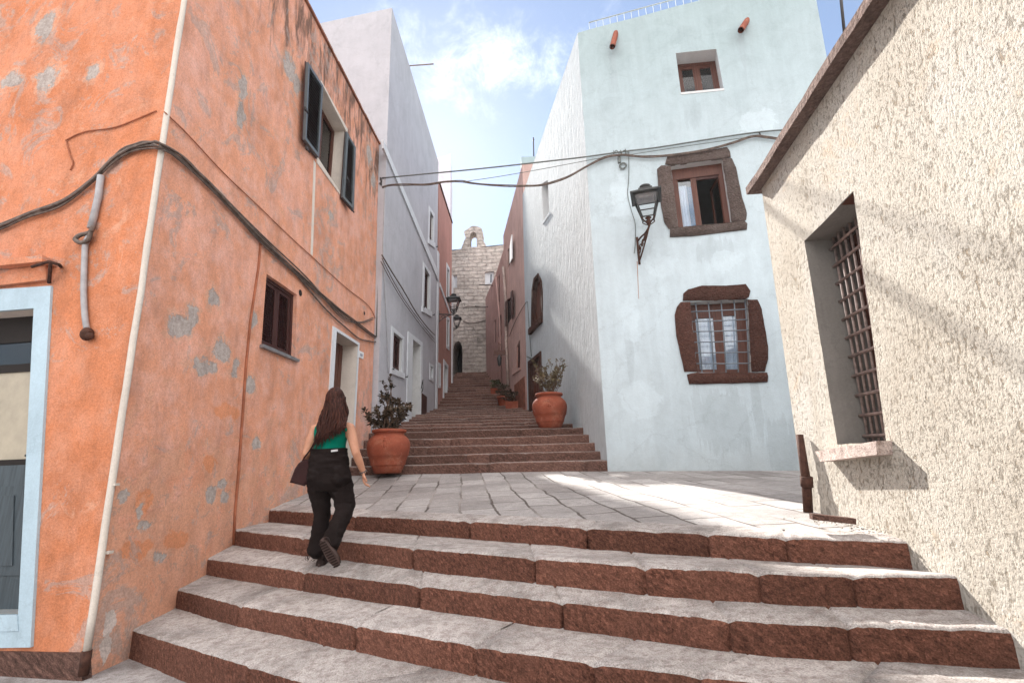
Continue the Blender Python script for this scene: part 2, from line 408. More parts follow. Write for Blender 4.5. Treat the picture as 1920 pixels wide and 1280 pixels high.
def masonry(name, c1, c2, mort, w=.55, h=.24, bump=.9):
    m = M(name, .92, .15)
    wob = m.noise(2.4, 4, .6, col=True)
    vec = m.vm('ADD', m.U, m.vm('MULTIPLY', m.vm('SUBTRACT', wob, (.5, .5, .5)), (.30, .20, 0)))
    br = m.t.nodes.new('ShaderNodeTexBrick'); m.L(vec, br.inputs['Vector']); br.inputs['Scale'].default_value = 1.0
    br.inputs['Brick Width'].default_value = w; br.inputs['Row Height'].default_value = h; br.inputs['Mortar Size'].default_value = .022; br.inputs['Mortar Smooth'].default_value = .5
    br.inputs['Color1'].default_value = (*c1, 1); br.inputs['Color2'].default_value = (*c2, 1); br.inputs['Mortar'].default_value = (*mort, 1); br.offset = .43
    big = m.noise(.55, 6, .65, dist=.5); mid = m.noise(5, 7, .72)
    c = m.mix(.45, br.outputs['Color'], m.ramp(m.noise(6, 7, .75), (.3, (.36, .31, .28)), (.7, (.62, .575, .535)))); c = m.mix(.7, c, m.mix(1.0, c, m.ramp(big, (.3, .55), (.68, 1.25)), 'MULTIPLY'))
    c = m.mix(.7, c, m.mix(1.0, c, m.ramp(mid, (.33, .5), (.66, 1.3)), 'MULTIPLY'))
    rend = m.ramp(m.noise(.7, 5, .6, dist=.8), (.58, 0), (.64, 1)); c = m.mix(m.math('MULTIPLY', rend, .55), c, (.52, .48, .45)); m.col(c)
    hh = m.math('SUBTRACT', m.math('MULTIPLY', mid, .8), m.math('MULTIPLY', br.outputs['Fac'], m.math('SUBTRACT', 1.0, rend)))
    m.bump(hh, bump, .06); return m.m
def lava(name, base):
    m = M(name, .92, .15); b = V(base)
    n1 = m.noise(22, 7, .8); n2 = m.voro(38); big = m.noise(3, 5, .6)
    c = m.ramp(n1, (.3, tuple(b * .45)), (.52, tuple(b)), (.75, tuple(V((b.x * 1.9, b.y * 2.0, b.z * 2.1)))))
    c = m.mix(m.ramp(big, (.4, 0), (.75, .5)), c, (b.x * 1.5, b.y * 1.7, b.z * 1.75)); oi = m.t.nodes.new('ShaderNodeObjectInfo'); sc_ = m.t.nodes.new('ShaderNodeVectorMath'); sc_.operation = 'SCALE'; m.L(c, sc_.inputs[0]); m.L(m.math('MULTIPLY_ADD', oi.outputs['Random'], .6, .72), sc_.inputs['Scale']); m.col(sc_.outputs[0])
    m.bump(m.math('ADD', n1, m.math('MULTIPLY', n2, .5)), 1.0, .05); return m.m
def wood(name, c, gloss=.55):
    m = M(name, gloss, .3); c = V(c)
    g = m.noise(1.0, 6, .65, vec=m.scaled(m.O, 40, 40, 3)); m.col(m.ramp(g, (.3, tuple(c * .6)), (.55, tuple(c)), (.8, tuple(c * 1.35))))
    m.bump(g, .2, .005); return m.m
def glassmat(name, tint=(.9, .95, 1.0), refl=.42):
    m = M(name, .05, .5); t = m.t
    tr = t.nodes.new('ShaderNodeBsdfTransparent'); tr.inputs[0].default_value = (*tint, 1)
    gl = t.nodes.new('ShaderNodeBsdfGlossy'); gl.inputs['Roughness'].default_value = .03
    lw = t.nodes.new('ShaderNodeLayerWeight'); lw.inputs[0].default_value = refl
    mx = t.nodes.new('ShaderNodeMixShader'); t.links.new(lw.outputs['Fresnel'], mx.inputs[0]); t.links.new(tr.outputs[0], mx.inputs[1]); t.links.new(gl.outputs[0], mx.inputs[2])
    out = [n for n in t.nodes if n.type == 'OUTPUT_MATERIAL'][0]; t.links.new(mx.outputs[0], out.inputs[0]); return m.m
def terracotta():
    m = M('weathered terracotta', .8, .3)
    big = m.noise(4, 6, .65); fine = m.noise(60, 4, .6)
    c = m.ramp(big, (.3, (.20, .045, .024)), (.55, (.275, .072, .038)), (.75, (.36, .14, .085)))
    c = m.mix(.4, c, m.mix(1.0, c, m.ramp(fine, (.3, .65), (.7, 1.2)), 'MULTIPLY'))
    lime = m.ramp(m.noise(7, 8, .75, dist=1), (.58, 0), (.70, 1)); c = m.mix(m.math('MULTIPLY', lime, .38), c, (.46, .31, .25)); soil = m.ramp(m.noise(3, 7, .75, dist=.6), (.5, 0), (.7, 1)); c = m.mix(m.math('MULTIPLY', soil, .5), c, (.12, .045, .03)); m.col(c)
    m.bump(m.math('ADD', big, m.math('MULTIPLY', fine, .3)), .25, .01); return m.m

MT = {}
zt = on_z(C0, C1, 8.85)
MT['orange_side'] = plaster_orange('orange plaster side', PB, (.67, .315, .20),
    [spot(PB, *a) for a in ((400, 560, 12, 19), (336, 612, 26, 18), (362, 592, 11, 27), (416, 660, 17, 22), (385, 688, 26, 15), (441, 690, 8, 22), (475, 600, 7, 18), (470, 720, 9, 20), (272, 985, 12, 9), (262, 960, 7, 16), (300, 1045, 14, 10), (483, 835, 9, 13), (456, 165, 9, 22), (452, 215, 8, 26), (543, 128, 11, 24), (556, 160, 6, 18), (620, 405, 5, 10), (232, 930, 8, 12), (395, 925, 12, 18), (415, 910, 10, 12), (420, 930, 8, 10), (692, 290, 5, 20), (700, 340, 4, 15))],
    [spot(PB, *a) for a in ((395, 868, 15, 18), (268, 943, 18, 24), (426, 771, 25, 14), (254, 1030, 30, 20), (330, 1010, 25, 18))],
    [spot(PB, 205, 1170, 9, 26), spot(PB, 200, 1215, 10, 26), spot(PB, 408, 420, 2, 4)], 6.2, .9, 1.0)
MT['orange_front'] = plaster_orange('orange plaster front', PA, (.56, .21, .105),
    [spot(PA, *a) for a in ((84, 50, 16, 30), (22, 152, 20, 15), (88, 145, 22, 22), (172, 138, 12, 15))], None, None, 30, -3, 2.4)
MT['grey'] = plaster('pale grey plaster', (.46, .465, .505), .09, .08, .35, dirt=(.33, .31, .30), dirtv=2.0)
MT['red'] = plaster('brick red plaster', (.42, .22, .185), .12, .2, .3)
MT['lav'] = plaster('lavender white plaster', (.62, .61, .68), .05, .1, .2)
MT['teal'] = plaster('pale blue plaster', (.51, .60, .65), .06, .14, .32, drips=[spot(PT, *a) for a in ((1360, 790, 60, 60), (1310, 770, 10, 50), (1420, 760, 12, 60), (1150, 130, 7, 50), (1392, 95, 6, 50), (1300, 215, 20, 30), (1340, 470, 40, 25), (1180, 660, 8, 60), (1470, 840, 30, 60))], patches=[spot(PT, *a) for a in ((1165, 370, 25, 40), (1240, 500, 30, 25), (1360, 490, 35, 20), (1200, 750, 40, 40), (1420, 230, 40, 25), (1180, 600, 20, 40))], topc=(.335, .425, .445), topv=(5.5, 11.0), dirt=(.40, .44, .45), dirtv=1.35, rough=80)
MT['teal_side'] = trowelled('pale blue trowelled plaster', (.50, .565, .605))
MT['reveal'] = plaster('pale reveal plaster', (.60, .62, .63), .06, .1, .2)
MT['pink'] = plaster('dusty pink plaster', (.52, .35, .315), .14, .3, .45, dirt=(.30, .12, .085), dirtv=3.4)
MT['mauve'] = plaster('mauve plaster', (.46, .30, .275), .14, .3, .4)
MT['cream'] = roughcast()
MT['cream_shade'] = plaster('shade grey reveal', (.21, .195, .18), .1, .2, .4)  # shade of the deep window recess painted in as dark grey
MT['ochre_rev'] = plaster('cream white paint', (.64, .58, .52), .06, .15, .2)
MT['strip'] = plaster('cream strip paint', (.62, .57, .51), .08, .2, .3)
MT['white'] = plaster('white lime paint', (.64, .67, .71), .05, .12, .15)
MT['bluewhite'] = plaster('bluish white paint', (.41, .53, .61), .06, .15, .15)
MT['castle'] = masonry('old castle stone', (.62, .565, .525), (.44, .385, .35), (.38, .335, .305), .46, .19)
MT['riser'] = stone_riser('rough hewn red stone'); MT['tread'] = stone_tread('worn dusty stone tread')
MT['riser2'] = stone_riser('brown stone riser', (.14, .074, .058)); MT['tread2'] = stone_tread('grey brown tread', (.26, .205, .185))
MT['paving'] = paving(); MT['pavement'] = stone_tread('grey pavement', (.36, .34, .335))
MT['lava'] = lava('purple brown volcanic stone', (.15, .112, .10)); MT['lava2'] = lava('red brown volcanic stone', (.085, .037, .028))
MT['brown'] = wood('dark brown shutter paint', (.058, .020, .017)); MT['shutter'] = simple('slate green shutter paint', (.10, .115, .125), .5, .4, .1)
MT['winwood'] = wood('red brown window wood', (.105, .036, .023), .45)
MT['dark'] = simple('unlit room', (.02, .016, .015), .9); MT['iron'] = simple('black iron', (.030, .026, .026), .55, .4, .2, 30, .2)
MT['lampiron'] = simple('dark green grey lamp iron', (.045, .048, .048), .5, .45, .2, 30); MT['rust'] = simple('rusty iron', (.075, .034, .024), .85, .2, .3, 25, .4)
MT['grille'] = simple('blue grey grille paint', (.17, .20, .235), .5, .4, .15, 30); MT['greybar'] = simple('worn rusty bar', (.30, .22, .195), .7, .3, .3, 20)
MT['cable'] = simple('weathered cable sheath', (.15, .115, .098), .65, .3, .35, 14); MT['cable_g'] = simple('grey green cable sheath', (.15, .17, .165), .6, .3, .2, 14); MT['cable_o'] = simple('cable painted orange', (.36, .13, .07), .8, .2, .25, 8)
MT['conduit'] = simple('grey plastic conduit', (.36, .355, .37), .55, .35, .18, 9); MT['glass'] = glassmat('window glass'); MT['glass_l'] = glassmat('lantern glass', (.95, .95, .95), .12)
MT['curtain'] = simple('white lace curtain', (.84, .86, .90), .95, .1, .05, 30); MT['bluecurt'] = simple('blue curtain', (.10, .28, .48), .9, .1, .1, 20)
MT['terra'] = terracotta(); MT['soil'] = simple('dry soil', (.06, .042, .034), 1, .1, .3, 30, .6)
MT['eave'] = lava('pinkish eave stone', (.30, .20, .17)); MT['sill'] = stone_tread('pinkish sill stone', (.50, .41, .37)); MT['roof'] = simple('clay roof tile', (.30, .13, .08), .9, .2, .25, 6, .5)
MT['doorslate'] = wood('slate grey door paint', (.055, .072, .085)); MT['zinc'] = simple('zinc sheet', (.24, .24, .25), .45, .5, .15, 9, metal=.3)
MT['rail'] = simple('pale railing paint', (.42, .46, .46), .6); MT['stain'] = simple('rust stain', (.36, .20, .14), .9)
MT['white_gloss'] = simple('enamel plate', (.78, .80, .82), .3, .5, .03)
# ------------------------------------------------------------------ the ground, landing and stairways
def zstep(zl, zr, px): return lerp(zl, zr, (px - 250) / 1600)
EDGES = {   # front edges of the lower steps: surveyed points, left and right levels, joints
    5: ([(491, 953), (586, 959), (660, 964.5), (874, 975), (1050, 984), (1094, 988), (1320, 998), (1471, 1006), (1600, 1010), (1727, 1015)], 1.05, .945, (586, 660, 874, 1091, 1322, 1475)),
    4: ([(447, 993), (566, 1006), (640, 1012), (770, 1025), (998, 1044), (1205, 1059), (1493, 1074), (1640, 1077), (1789, 1079)], .874, .833, (566, 773, 1000, 1207, 1420, 1600)),
    3: ([(394, 1046), (573, 1070), (786, 1095), (1052, 1125), (1364, 1158), (1493, 1167), (1853, 1178)], .643, .665, (569, 786, 1051, 1364, 1590)),
    2: ([(334, 1104), (449, 1132), (666, 1170), (890, 1208), (1100, 1239), (1311, 1264), (1500, 1286), (1800, 1309)], .435, .53, (449, 666, 890, 1110, 1311, 1600)),
    1: ([(252, 1181), (467, 1247), (578, 1278), (720, 1317), (1000, 1385), (1300, 1440)], .24, .32, (467, 620, 800, 1100)),
}
def resample(pts, n):
    L = [0]
    for a, b in zip(pts, pts[1:]): L.append(L[-1] + (b - a).length)
    out = []; j = 0
    for i in range(n):
        t = L[-1] * i / (n - 1)
        while j < len(pts) - 2 and L[j + 1] < t: j += 1
        out.append(lerp(pts[j], pts[j + 1], (t - L[j]) / max(1e-9, L[j + 1] - L[j])))
    return out
def step_mesh(bm, E, B, riser, joints=(), amp=.007, rrows=5, trows=7, skirt=.12):
    "E sampled front edge, B sampled back of the tread"
    n = len(E); cols = []
    E = list(E); B = list(B)
    for jp in joints:
        i = min(range(2, n - 2), key=lambda q: (E[q] - jp).length)
        t = (E[i + 1] - E[i - 1]).normalized(); s_ = (jp - E[i]).dot(t); tb = (B[i + 1] - B[i - 1]).normalized(); w_ = random.uniform(-.06, .06)
        E[i] = E[i] + t * s_; B[i] = B[i] + tb * (s_ + w_)
        for o, k in ((-1, -.014), (1, .014)): E[i + o] = E[i] + t * k; B[i + o] = B[i] + tb * k
    jp_ = list(joints); joints = []; gi = {min(range(2, n - 2), key=lambda q: (E[q] - jp).length) for jp in jp_}
    for i in range(n):
        t = (E[min(i + 1, n - 1)] - E[max(i - 1, 0)]); t.z = 0; t.normalize(); nn = V((t.y, -t.x, 0))
        if nn.y > 0: nn = -nn
        g = 1.0 if i in gi else 0.0
        for jp in joints:
            d = (E[i] - jp).length
            if d < .022: g = max(g, 1 - d / .022)
        e = E[i]; col = []
        ez = noise.noise(e * 2.3) * .004 + noise.noise(e * 9) * .004
        for r in range(rrows):
            z = lerp(-riser - skirt, -.042, r / (rrows - 1)); q = e + V((0, 0, z))
            d = noise.noise(q * 7) * amp + noise.noise(q * 23) * amp * .8 + noise.noise(q * 1.5) * amp * 1.2
            col.append(q + nn * (d - g * .024))
        chip = max(0, noise.noise(e * 13 + V((3, 1, 7))) - .30) * .022 + max(0, noise.noise(e * 31) - .2) * .014 + (.010 if (i - 1 in gi or i + 1 in gi) else 0)
        d = noise.noise(e * 7) * amp
        col.append(e + nn * (d * .8 - .004 - g * .016 - chip * .5) + V((0, 0, -.012 + ez - g * .018 - chip)))
        col.append(e + nn * (-.018 - chip) + V((0, 0, ez - g * .012 - chip * .6)))
        b = B[i]
        for r in range(1, trows + 1):
            q = lerp(e + nn * -.018, b, r / trows)
            col.append(q + V((0, 0, ez * (1 - r / trows) + noise.noise(q * 3.1) * .006 + noise.noise(q * 11) * .003 - g * .014)))
        cols.append([bm.verts.new(p) for p in col])
    tl_ = bm.loops.layers.float_color.new('stone_tone') if 'stone_tone' not in bm.loops.layers.float_color else bm.loops.layers.float_color['stone_tone']; tone = random.uniform(-.3, .3)
    for i in range(n - 1):
        if i in gi: tone = random.uniform(-.36, .36)
        for r in range(len(cols[0]) - 1):
            f = bm.faces.new((cols[i][r], cols[i + 1][r], cols[i + 1][r + 1], cols[i][r + 1])); f.smooth = True
            f.material_index = 0 if r < rrows else 1
            f.normal_update()
            for l_ in f.loops: l_[tl_] = (tone, tone, tone, 1)
            if (f.normal.z < -.2) or (r < rrows - 1 and f.normal.y > 0): f.normal_flip()
E3D = {}
for k, (pp, zl, zr, jj) in EDGES.items():
    l = [atZ(x, y, zstep(zl, zr, x)) for x, y in pp]
    d0 = (l[0] - l[1]).normalized(); d1 = (l[-1] - l[-2]).normalized()
    E3D[k] = [l[0] + d0 * .5] + l + [l[-1] + d1 * (.5 if k > 1 else .3)]
NS = 300
ES = {k: resample(v, NS) for k, v in E3D.items()}
stair = thing('stone_stairway', 'broad worn stone steps in the foreground that the woman is climbing', 'stairs', (0, 3.5, 0))
RIS = {1: .20, 2: .155, 3: .155, 4: .155, 5: .15}
for k in (1, 2, 3, 4):
    bm = BM(); up = ES[k + 1]
    jj = [atZ(x, y, zstep(EDGES[k][1], EDGES[k][2], x)) for x in EDGES[k][3] for y in [next((lerp(a[1], b[1], (x - a[0]) / (b[0] - a[0])) for a, b in zip(EDGES[k][0], EDGES[k][0][1:]) if a[0] <= x <= b[0]), None)] if y is not None]
    B = [p + V((0, 0.03, -RIS[k + 1])) for p in up]
    step_mesh(bm, ES[k], B, RIS[k], jj)
    obj('step', bm, [MT['riser'], MT['tread']], stair)
# landing: from the fifth edge up to the second stairway and the pale blue house
FL = ES[5]; TRB = PT.at(1500, 880)
back = resample([V((-3.3, 9.25, 1.46)), V((-2.2, 9.25, 1.45)), V((.2, 9.2, 1.42)), T0 + V((.0, .15, 0)), TRB + V((0, .15, 0)), TRB + V((4, -1.2, -.05))], 60)
frontx = resample(E3D[5], 50) + [E3D[5][-1] + V((.5 * i, -.1 * i, 0)) for i in range(1, 11)]
bm = BM(); rows = 36; g = []
jj = [atZ(x, y, zstep(1.05, .958, x)) for x in EDGES[5][3] for y in [next((lerp(a[1], b[1], (x - a[0]) / (b[0] - a[0])) for a, b in zip(EDGES[5][0], EDGES[5][0][1:]) if a[0] <= x <= b[0]), None)] if y is not None]
B5 = []
for i, e in enumerate(FL):
    f = frontx[min(49, int(i / (NS - 1) * 49))]; b = back[min(49, int(i / (NS - 1) * 49))]
    d = (b - e); d = d / V((d.x, d.y, 0)).length; B5.append(e + d * .30)
step_mesh(bm, FL, B5, RIS[5], jj, trows=4)
obj('step', bm, [MT['riser'], MT['tread']], stair)
bm = BM(); fl60 = resample(B5, 50); ext = [fl60[-1] + V((.5 * i, -.1 * i, 0)) for i in range(1, 11)]
f60 = fl60 + ext
for i in range(60):
    col = []
    for r in range(rows + 1):
        p = lerp(f60[i] + V((0, -.03, -.004)), back[i], r / rows)
        col.append(bm.verts.new(p + V((0, 0, noise.noise(p * 1.1) * .012 * min(1, r / 3)))))
    g.append(col)
for i in range(59):
    for r in range(rows):
        f = bm.faces.new((g[i][r], g[i + 1][r], g[i + 1][r + 1], g[i][r + 1])); f.smooth = True; f.normal_update()
        if f.normal.z < 0: f.normal_flip()
tag(obj('paved_landing', bm, MT['paving']), kind='structure')
# the low pavement before the first step, and the ground
bm = BM(); s = 24
q = [V((-9, -4, .03)), V((5, -4, .03)), V((5, 5, .03)), V((-9, 5, .03))]
for i in range(s):
    for j in range(s):
        P = lambda a, b: lerp(lerp(q[0], q[1], a / s), lerp(q[3], q[2], a / s), b / s)
        face(bm, [P(i, j), P(i + 1, j), P(i + 1, j + 1), P(i, j + 1)], 0, V((0, 0, 1)))
tag(obj('pavement', bm, MT['pavement']), kind='structure')
bm = BM(); face(bm, [V((-45, -40, -.02)), V((45, -40, -.02)), V((45, 60, -.02)), V((-45, 60, -.02))], 0, V((0, 0, 1)))
tag(obj('ground', bm, MT['pavement']), kind='structure')
# upper stairway
def xl(Y): return (-2.97 + .038 * (Y - 9)) if Y < 10.4 else (-2.96 + .03 * (Y - 10.4))
def xr(Y): return (1.63 - .18 * (Y - 9)) if Y < 15.0 else (.55 - .235 * (Y - 15.1))
ST = [(9 + .3 * k, 1.4 + .168 * (k + 1)) for k in range(5)]
ST += [(10.2 + .72 * k, 2.24 + .141 * k) for k in range(1, 11)]
ST += [(17.4 + .357 * k, 3.65 + .157 * k) for k in range(1, 15)]
up_stair = thing('stone_stairway', 'long brown stone stairway rising up the alley from the landing to the old stone wall', 'stairs', (-.6, 9, 1.4))
for k, (Y, z) in enumerate(ST):
    y2, z2 = ST[k + 1] if k + 1 < len(ST) else (23.3, z + .16)
    h = z - (ST[k - 1][1] if k else 1.40); n = 90 if k < 6 else 46
    a, b = xl(Y), xr(Y); a2, b2 = xl(y2), xr(y2)
    ph = random.random() * 6
    E = [V((lerp(a, b, i / (n - 1)), Y + .02 * math.sin(i / n * 5 + ph), z + .006 * math.sin(i / n * 7 + ph))) for i in range(n)]
    Bk = [V((lerp(a, b, i / (n - 1)), y2 + .04, z + .012)) for i in range(n)]
    js = [E[j] for j in sorted(random.sample(range(5, n - 5), 4))]
    bm = BM(); step_mesh(bm, E, Bk, h, js, amp=.006, rrows=4, trows=4, skirt=.05)
    obj('step', bm, [MT['riser2'], MT['tread2']], up_stair)
# a terrain block under the upper stairs so that nothing is hollow from another side
bm = BM()
pr = [(9.05, 1.2), (10.3, 2.0), (17.5, 3.45), (22.3, 5.6), (40, 5.7), (40, -.1), (9.05, -.1)]
for x0 in (-9, 9):
    face(bm, [V((x0, y, z)) for y, z in pr])
for i in range(len(pr)):
    a, b = pr[i], pr[(i + 1) % len(pr)]
    face(bm, [V((-9, a[0], a[1])), V((9, a[0], a[1])), V((9, b[0], b[1])), V((-9, b[0], b[1]))], 0, V((0, 0, 1)) if i < 5 else None)
tag(obj('hill', bm, MT['pavement']), kind='structure')

# ------------------------------------------------------------------ openings: generic builders
def ringquads(bm, o, i, n, d0, d1, mi=0):
    for k in range(4):
        slab(bm, [o[k], o[(k + 1) % 4], i[(k + 1) % 4], i[k]], n, d0, d1, mi)
def stone_piece(bm, pl, loop, d0=-.02, d1=.026, r=.008):
    "one stone of a surround: outline on the wall, rounded and wavering face"
    l = wobble_loop(loop, pl, .007, .06, 6)
    c = sum(l, V()) / len(l); n = len(l)
    inn = [p + (c - p).normalized() * r for p in l]
    rings = [[p + pl.n * d0 for p in l], [p + pl.n * (d1 - r * .8) for p in l], [p + pl.n * (d1 + noise.noise(p * 8) * .006) for p in inn]]
    vs = [[bm.verts.new(p) for p in rr] for rr in rings]
    for a in range(2):
        for k in range(n):
            f = bm.faces.new((vs[a][k], vs[a][(k + 1) % n], vs[a + 1][(k + 1) % n], vs[a + 1][k])); f.smooth = False
    tr = tessellate_polygon([rings[2]])
    for t in tr:
        f = bm.faces.new([vs[2][x] for x in t]); f.smooth = True
    bm.normal_update(); bmesh.ops.recalc_face_normals(bm, faces=bm.faces[:])
def louvre_leaf(parent, q, n, d, th=.035, mat=None, slats=14, name='shutter', mid=False):
    "louvred shutter leaf on a quad at offset d"
    bm = BM(); q = Q(q)
    a, b = ringframe(bm, q, .06, n, d, d + th)
    if mid: bar(bm, q, a, 1 - a, .48, .48 + b, n, d, d + th)
    for i in range(slats):
        t0 = b + (1 - 2 * b) * (i + .15) / slats; t1 = b + (1 - 2 * b) * (i + .95) / slats
        tl, tr, br, bl = q.sub(a, 1 - a, t0, t1)
        hexa(bm, [tl + n * (d + .004), tr + n * (d + .004), br + n * (d + th * .85), bl + n * (d + th * .85), tl + n * (d - .003), tr + n * (d - .003), br + n * (d + th * .85 - .007), bl + n * (d + th * .85 - .007)])
    return obj(name, bm, mat or MT['brown'], parent)
def win_simple(house, pl, quad, dep, frame_mat, leaf='louvre', surround=None, sill=None, slats=16):
    "window with closed shutters: returns the window part"
    q = Q(quad)
    bm = BM(); ringframe(bm, q.off(-pl.n * dep), .045, pl.n, -.05, .0)
    w = obj('window', bm, frame_mat, house)
    a = .045 / q.w(); b = .045 / q.h()
    for (s0, s1) in ((a, .5), (.5, 1 - a)):
        louvre_leaf(w, [p - pl.n * dep for p in q.sub(s0 + .004, s1 - .004, b, 1 - b)], pl.n, -.04, .03, frame_mat, slats)
    if surround:
        bm = BM(); ringquads(bm, surround, quad, pl.n, -.01, .018); obj('surround', bm, MT['white'], w)
    return w
def hooks(parent, pl, pts):
    for x, y in pts:
        p = pl.at(x, y)
        bm = BM(); tube(bm, [p, p + pl.n * .07, p + pl.n * .08 + V((0, 0, .05))], .012, 5); tube(bm, [p + pl.n * .06 - pl.u * .06, p + pl.n * .06 + pl.u * .06], .012, 5)
        obj('shutter_catch', bm, MT['iron'], parent)

# ------------------------------------------------------------------ orange house
ZR = 8.85
Cb, Ct = on_z(C0, C1, -.15), on_z(C0, C1, ZR)
Ftop = PB.at(715, 280); Fbot = PB.at(692, 885); Fbot = Fbot + (Fbot - Ftop).normalized() * 1.0
Ab, At = Cb + V((-5.88, 1.14, 0)), Ct + V((-5.88, 1.14, 0))
house = thing('orange_house', 'orange plaster house with flaking grey patches at the left of the steps', 'house', (-3.3, 5, 0))
q_lo = px4(PB, [(500, 513), (557, 553), (553, 674), (490, 647)])
q_up = px4(PB, [(604, 160), (648, 246), (640, 366), (596, 297)])
q_dr = px4(PB, [(630, 621), (671, 647), (657, 900), (611, 935)])
q_fd = px4(PA, [(-150, 596), (68, 579), (40, 1150), (-150, 1153)])
bm = BM()
roofl = wobble_loop([Ct, Ftop, Fbot, Cb], PB, .02, .3, 1.0, skip=(1, 2, 3))
facade(bm, PB, roofl, [wobble_loop(q_lo, PB, .006), wobble_loop(q_up, PB, .004), q_dr], mi=0, mirs=[0, 2, 2], deps=[.10, .30, .34])
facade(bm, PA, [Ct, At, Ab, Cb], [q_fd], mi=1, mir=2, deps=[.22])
Fb2, Ft2 = Fbot + V((-7, .4, 0)), Ftop + V((-7, .4, 0))
face(bm, [Ct, Ftop, Ft2, At], 0, V((0, 0, 1))); face(bm, [At, Ft2, Fb2, Ab], 0); face(bm, [Ftop, Fbot, Fb2, Ft2], 0)
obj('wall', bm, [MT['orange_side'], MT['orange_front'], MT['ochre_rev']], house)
# roof edge course
bm = BM()
for i in range(26):
    a = lerp(Ct, Ftop, i / 26); b = lerp(Ct, Ftop, (i + 1) / 26 - .002)
    slab(bm, [a + V((0, 0, .05)), b + V((0, 0, .05)), b + V((0, 0, .004)), a + V((0, 0, .004))], PB.n, -.4, .03 + .012 * random.random())
obj('roof', bm, MT['roof'], house)
# white strip that runs down the corner, ending as a pipe
bm = BM()
nrm = (PA.n + PB.n).normalized()
cl = [(345, 0), (330, 80), (313, 160), (300, 215), (288, 262), (278, 320), (265, 390), (249, 480), (238, 560), (229, 640), (218, 720), (207, 810), (196, 900), (186, 985), (177, 1070), (168, 1150), (162, 1215)]
pts = [on_z(C0, C1, lerp(ZR, .22, k / 40)) + nrm * (.002 + .006 * noise.noise(V((k * .7, 0, 0)))) + PA.u * .01 * noise.noise(V((k * .35, 5, 0))) for k in range(41)]
tube(bm, pts, [.026 + .004 * noise.noise(V((k * .9, 3, 0))) for k in range(41)], 8)
obj('corner_strip', bm, MT['strip'], house)
bm = BM(); a = on_z(C0, C1, .22) + nrm * .004; tube(bm, [a, on_z(C0, C1, .06) + nrm * .004], .033, 8); obj('pipe_shoe', bm, MT['rust'], house)
for x, y in ((212, 908), (200, 1035)):
    bm = BM(); p = PB.at(x, y); box(bm, p + PB.n * .010, (.05, .05, .02)); obj('pipe_clip', bm, MT['strip'], house)
# plinth
bm = BM(); slab(bm, [PA.at(-60, 1218), PA.at(157, 1222), PA.at(160, 1275), PA.at(-60, 1290)], PA.n, -.05, .025); obj('plinth', bm, MT['riser2'], house)
# front door
qf = Q(q_fd); n = PA.n
bm = BM(); ringquads(bm, px4(PA, [(-190, 556), (100, 537), (63, 1211), (-190, 1216)]), q_fd, n, -.01, .022); dr = obj('door', bm, MT['bluewhite'], house); dr['label'] = 'glazed slate grey door in a pale blue painted surround'
o = [p - n * .17 for p in q_fd]; q = Q(o); bm = BM()
bar(bm, q, 0, 1, 0, .10, n, -.04, 0); bar(bm, q, 0, .12, .10, 1, n, -.04, 0); bar(bm, q, .86, 1, .10, 1, n, -.04, 0); bar(bm, q, .12, .86, .185, .215, n, -.035, -.002); bar(bm, q, .12, .86, .53, .58, n, -.035, -.002); bar(bm, q, .12, .86, .93, 1, n, -.035, -.002)
obj('door_frame', bm, MT['dark'], dr)
bm = BM(); bar(bm, q, .12, .86, .10, .185, n, -.03, -.02); obj('pane', bm, MT['glass'], dr)
bm = BM(); bar(bm, q, .12, .86, .215, .53, n, -.03, -.018); obj('curtained_pane', bm, simple('yellowed door curtain', (.40, .35, .27), .4, .4, .1, 8), dr)
bm = BM(); bar(bm, q, .0, 1, .55, 1, n, .002, .02); bar(bm, q, .2, .8, .62, .9, n, .02, .032); bar(bm, q, .28, .72, .65, .87, n, .032, .042); obj('lower_panel', bm, MT['doorslate'], dr)
bm = BM(); p = q(.93, .47) + n * .01; box(bm, p, (.06, .03, .1)); tube(bm, [q(.95, .52) + n * .0, q(.95, .52) + n * .07, q(.86, .52) + n * .075], .012, 6); obj('handle', bm, MT['iron'], dr); bm = BM(); box(bm, q(.93, .58) + n * .02, (.05, .03, .09)); obj('lock', bm, MT['iron'], dr)
bm = BM(); slab(bm, px4(PA, [(-150, 1153), (40, 1150), (42, 1180), (-150, 1184)]), n, -.2, .03); obj('threshold', bm, MT['bluewhite'], dr)
bm = BM(); slab(bm, px4(PA, [(-60, 503), (108, 489), (108, 500), (-60, 516)]), n, -.02, .13); slab(bm, px4(PA, [(-60, 517), (96, 502), (97, 528), (-60, 546)]), n, -.02, .05); obj('door_ledge', bm, MT['orange_front'], house)
bm = BM(); a = PA.at(92, 490, .03); tube(bm, [PA.at(60, 500, .14), PA.at(92, 490, .15), PA.at(112, 497, .14), PA.at(114, 500, .0)], .014, 6); tube(bm, [PA.at(95, 492, .14), PA.at(92, 530, .02)], .016, 6); obj('ledge_iron', bm, MT['rust'], house)
# lower window: dark panel, metal sill
n = PB.n; q = Q([p - n * .055 for p in q_lo]); bm = BM(); ringframe(bm, q, .05, n, -.05, .0)
w = obj('window', bm, MT['brown'], house); w['label'] = 'unglazed looking window closed by a dark brown shutter'
louvre_leaf(w, q.sub(.06, .5, .04, .96), n, -.045, .03, MT['brown'], 26); louvre_leaf(w, q.sub(.5, .94, .04, .96), n, -.045, .03, MT['brown'], 26)
bm = BM(); slab(bm, px4(PB, [(487, 645), (556, 674), (555, 679), (486, 651)]), n, -.1, .05); obj('sill', bm, MT['zinc'], w)
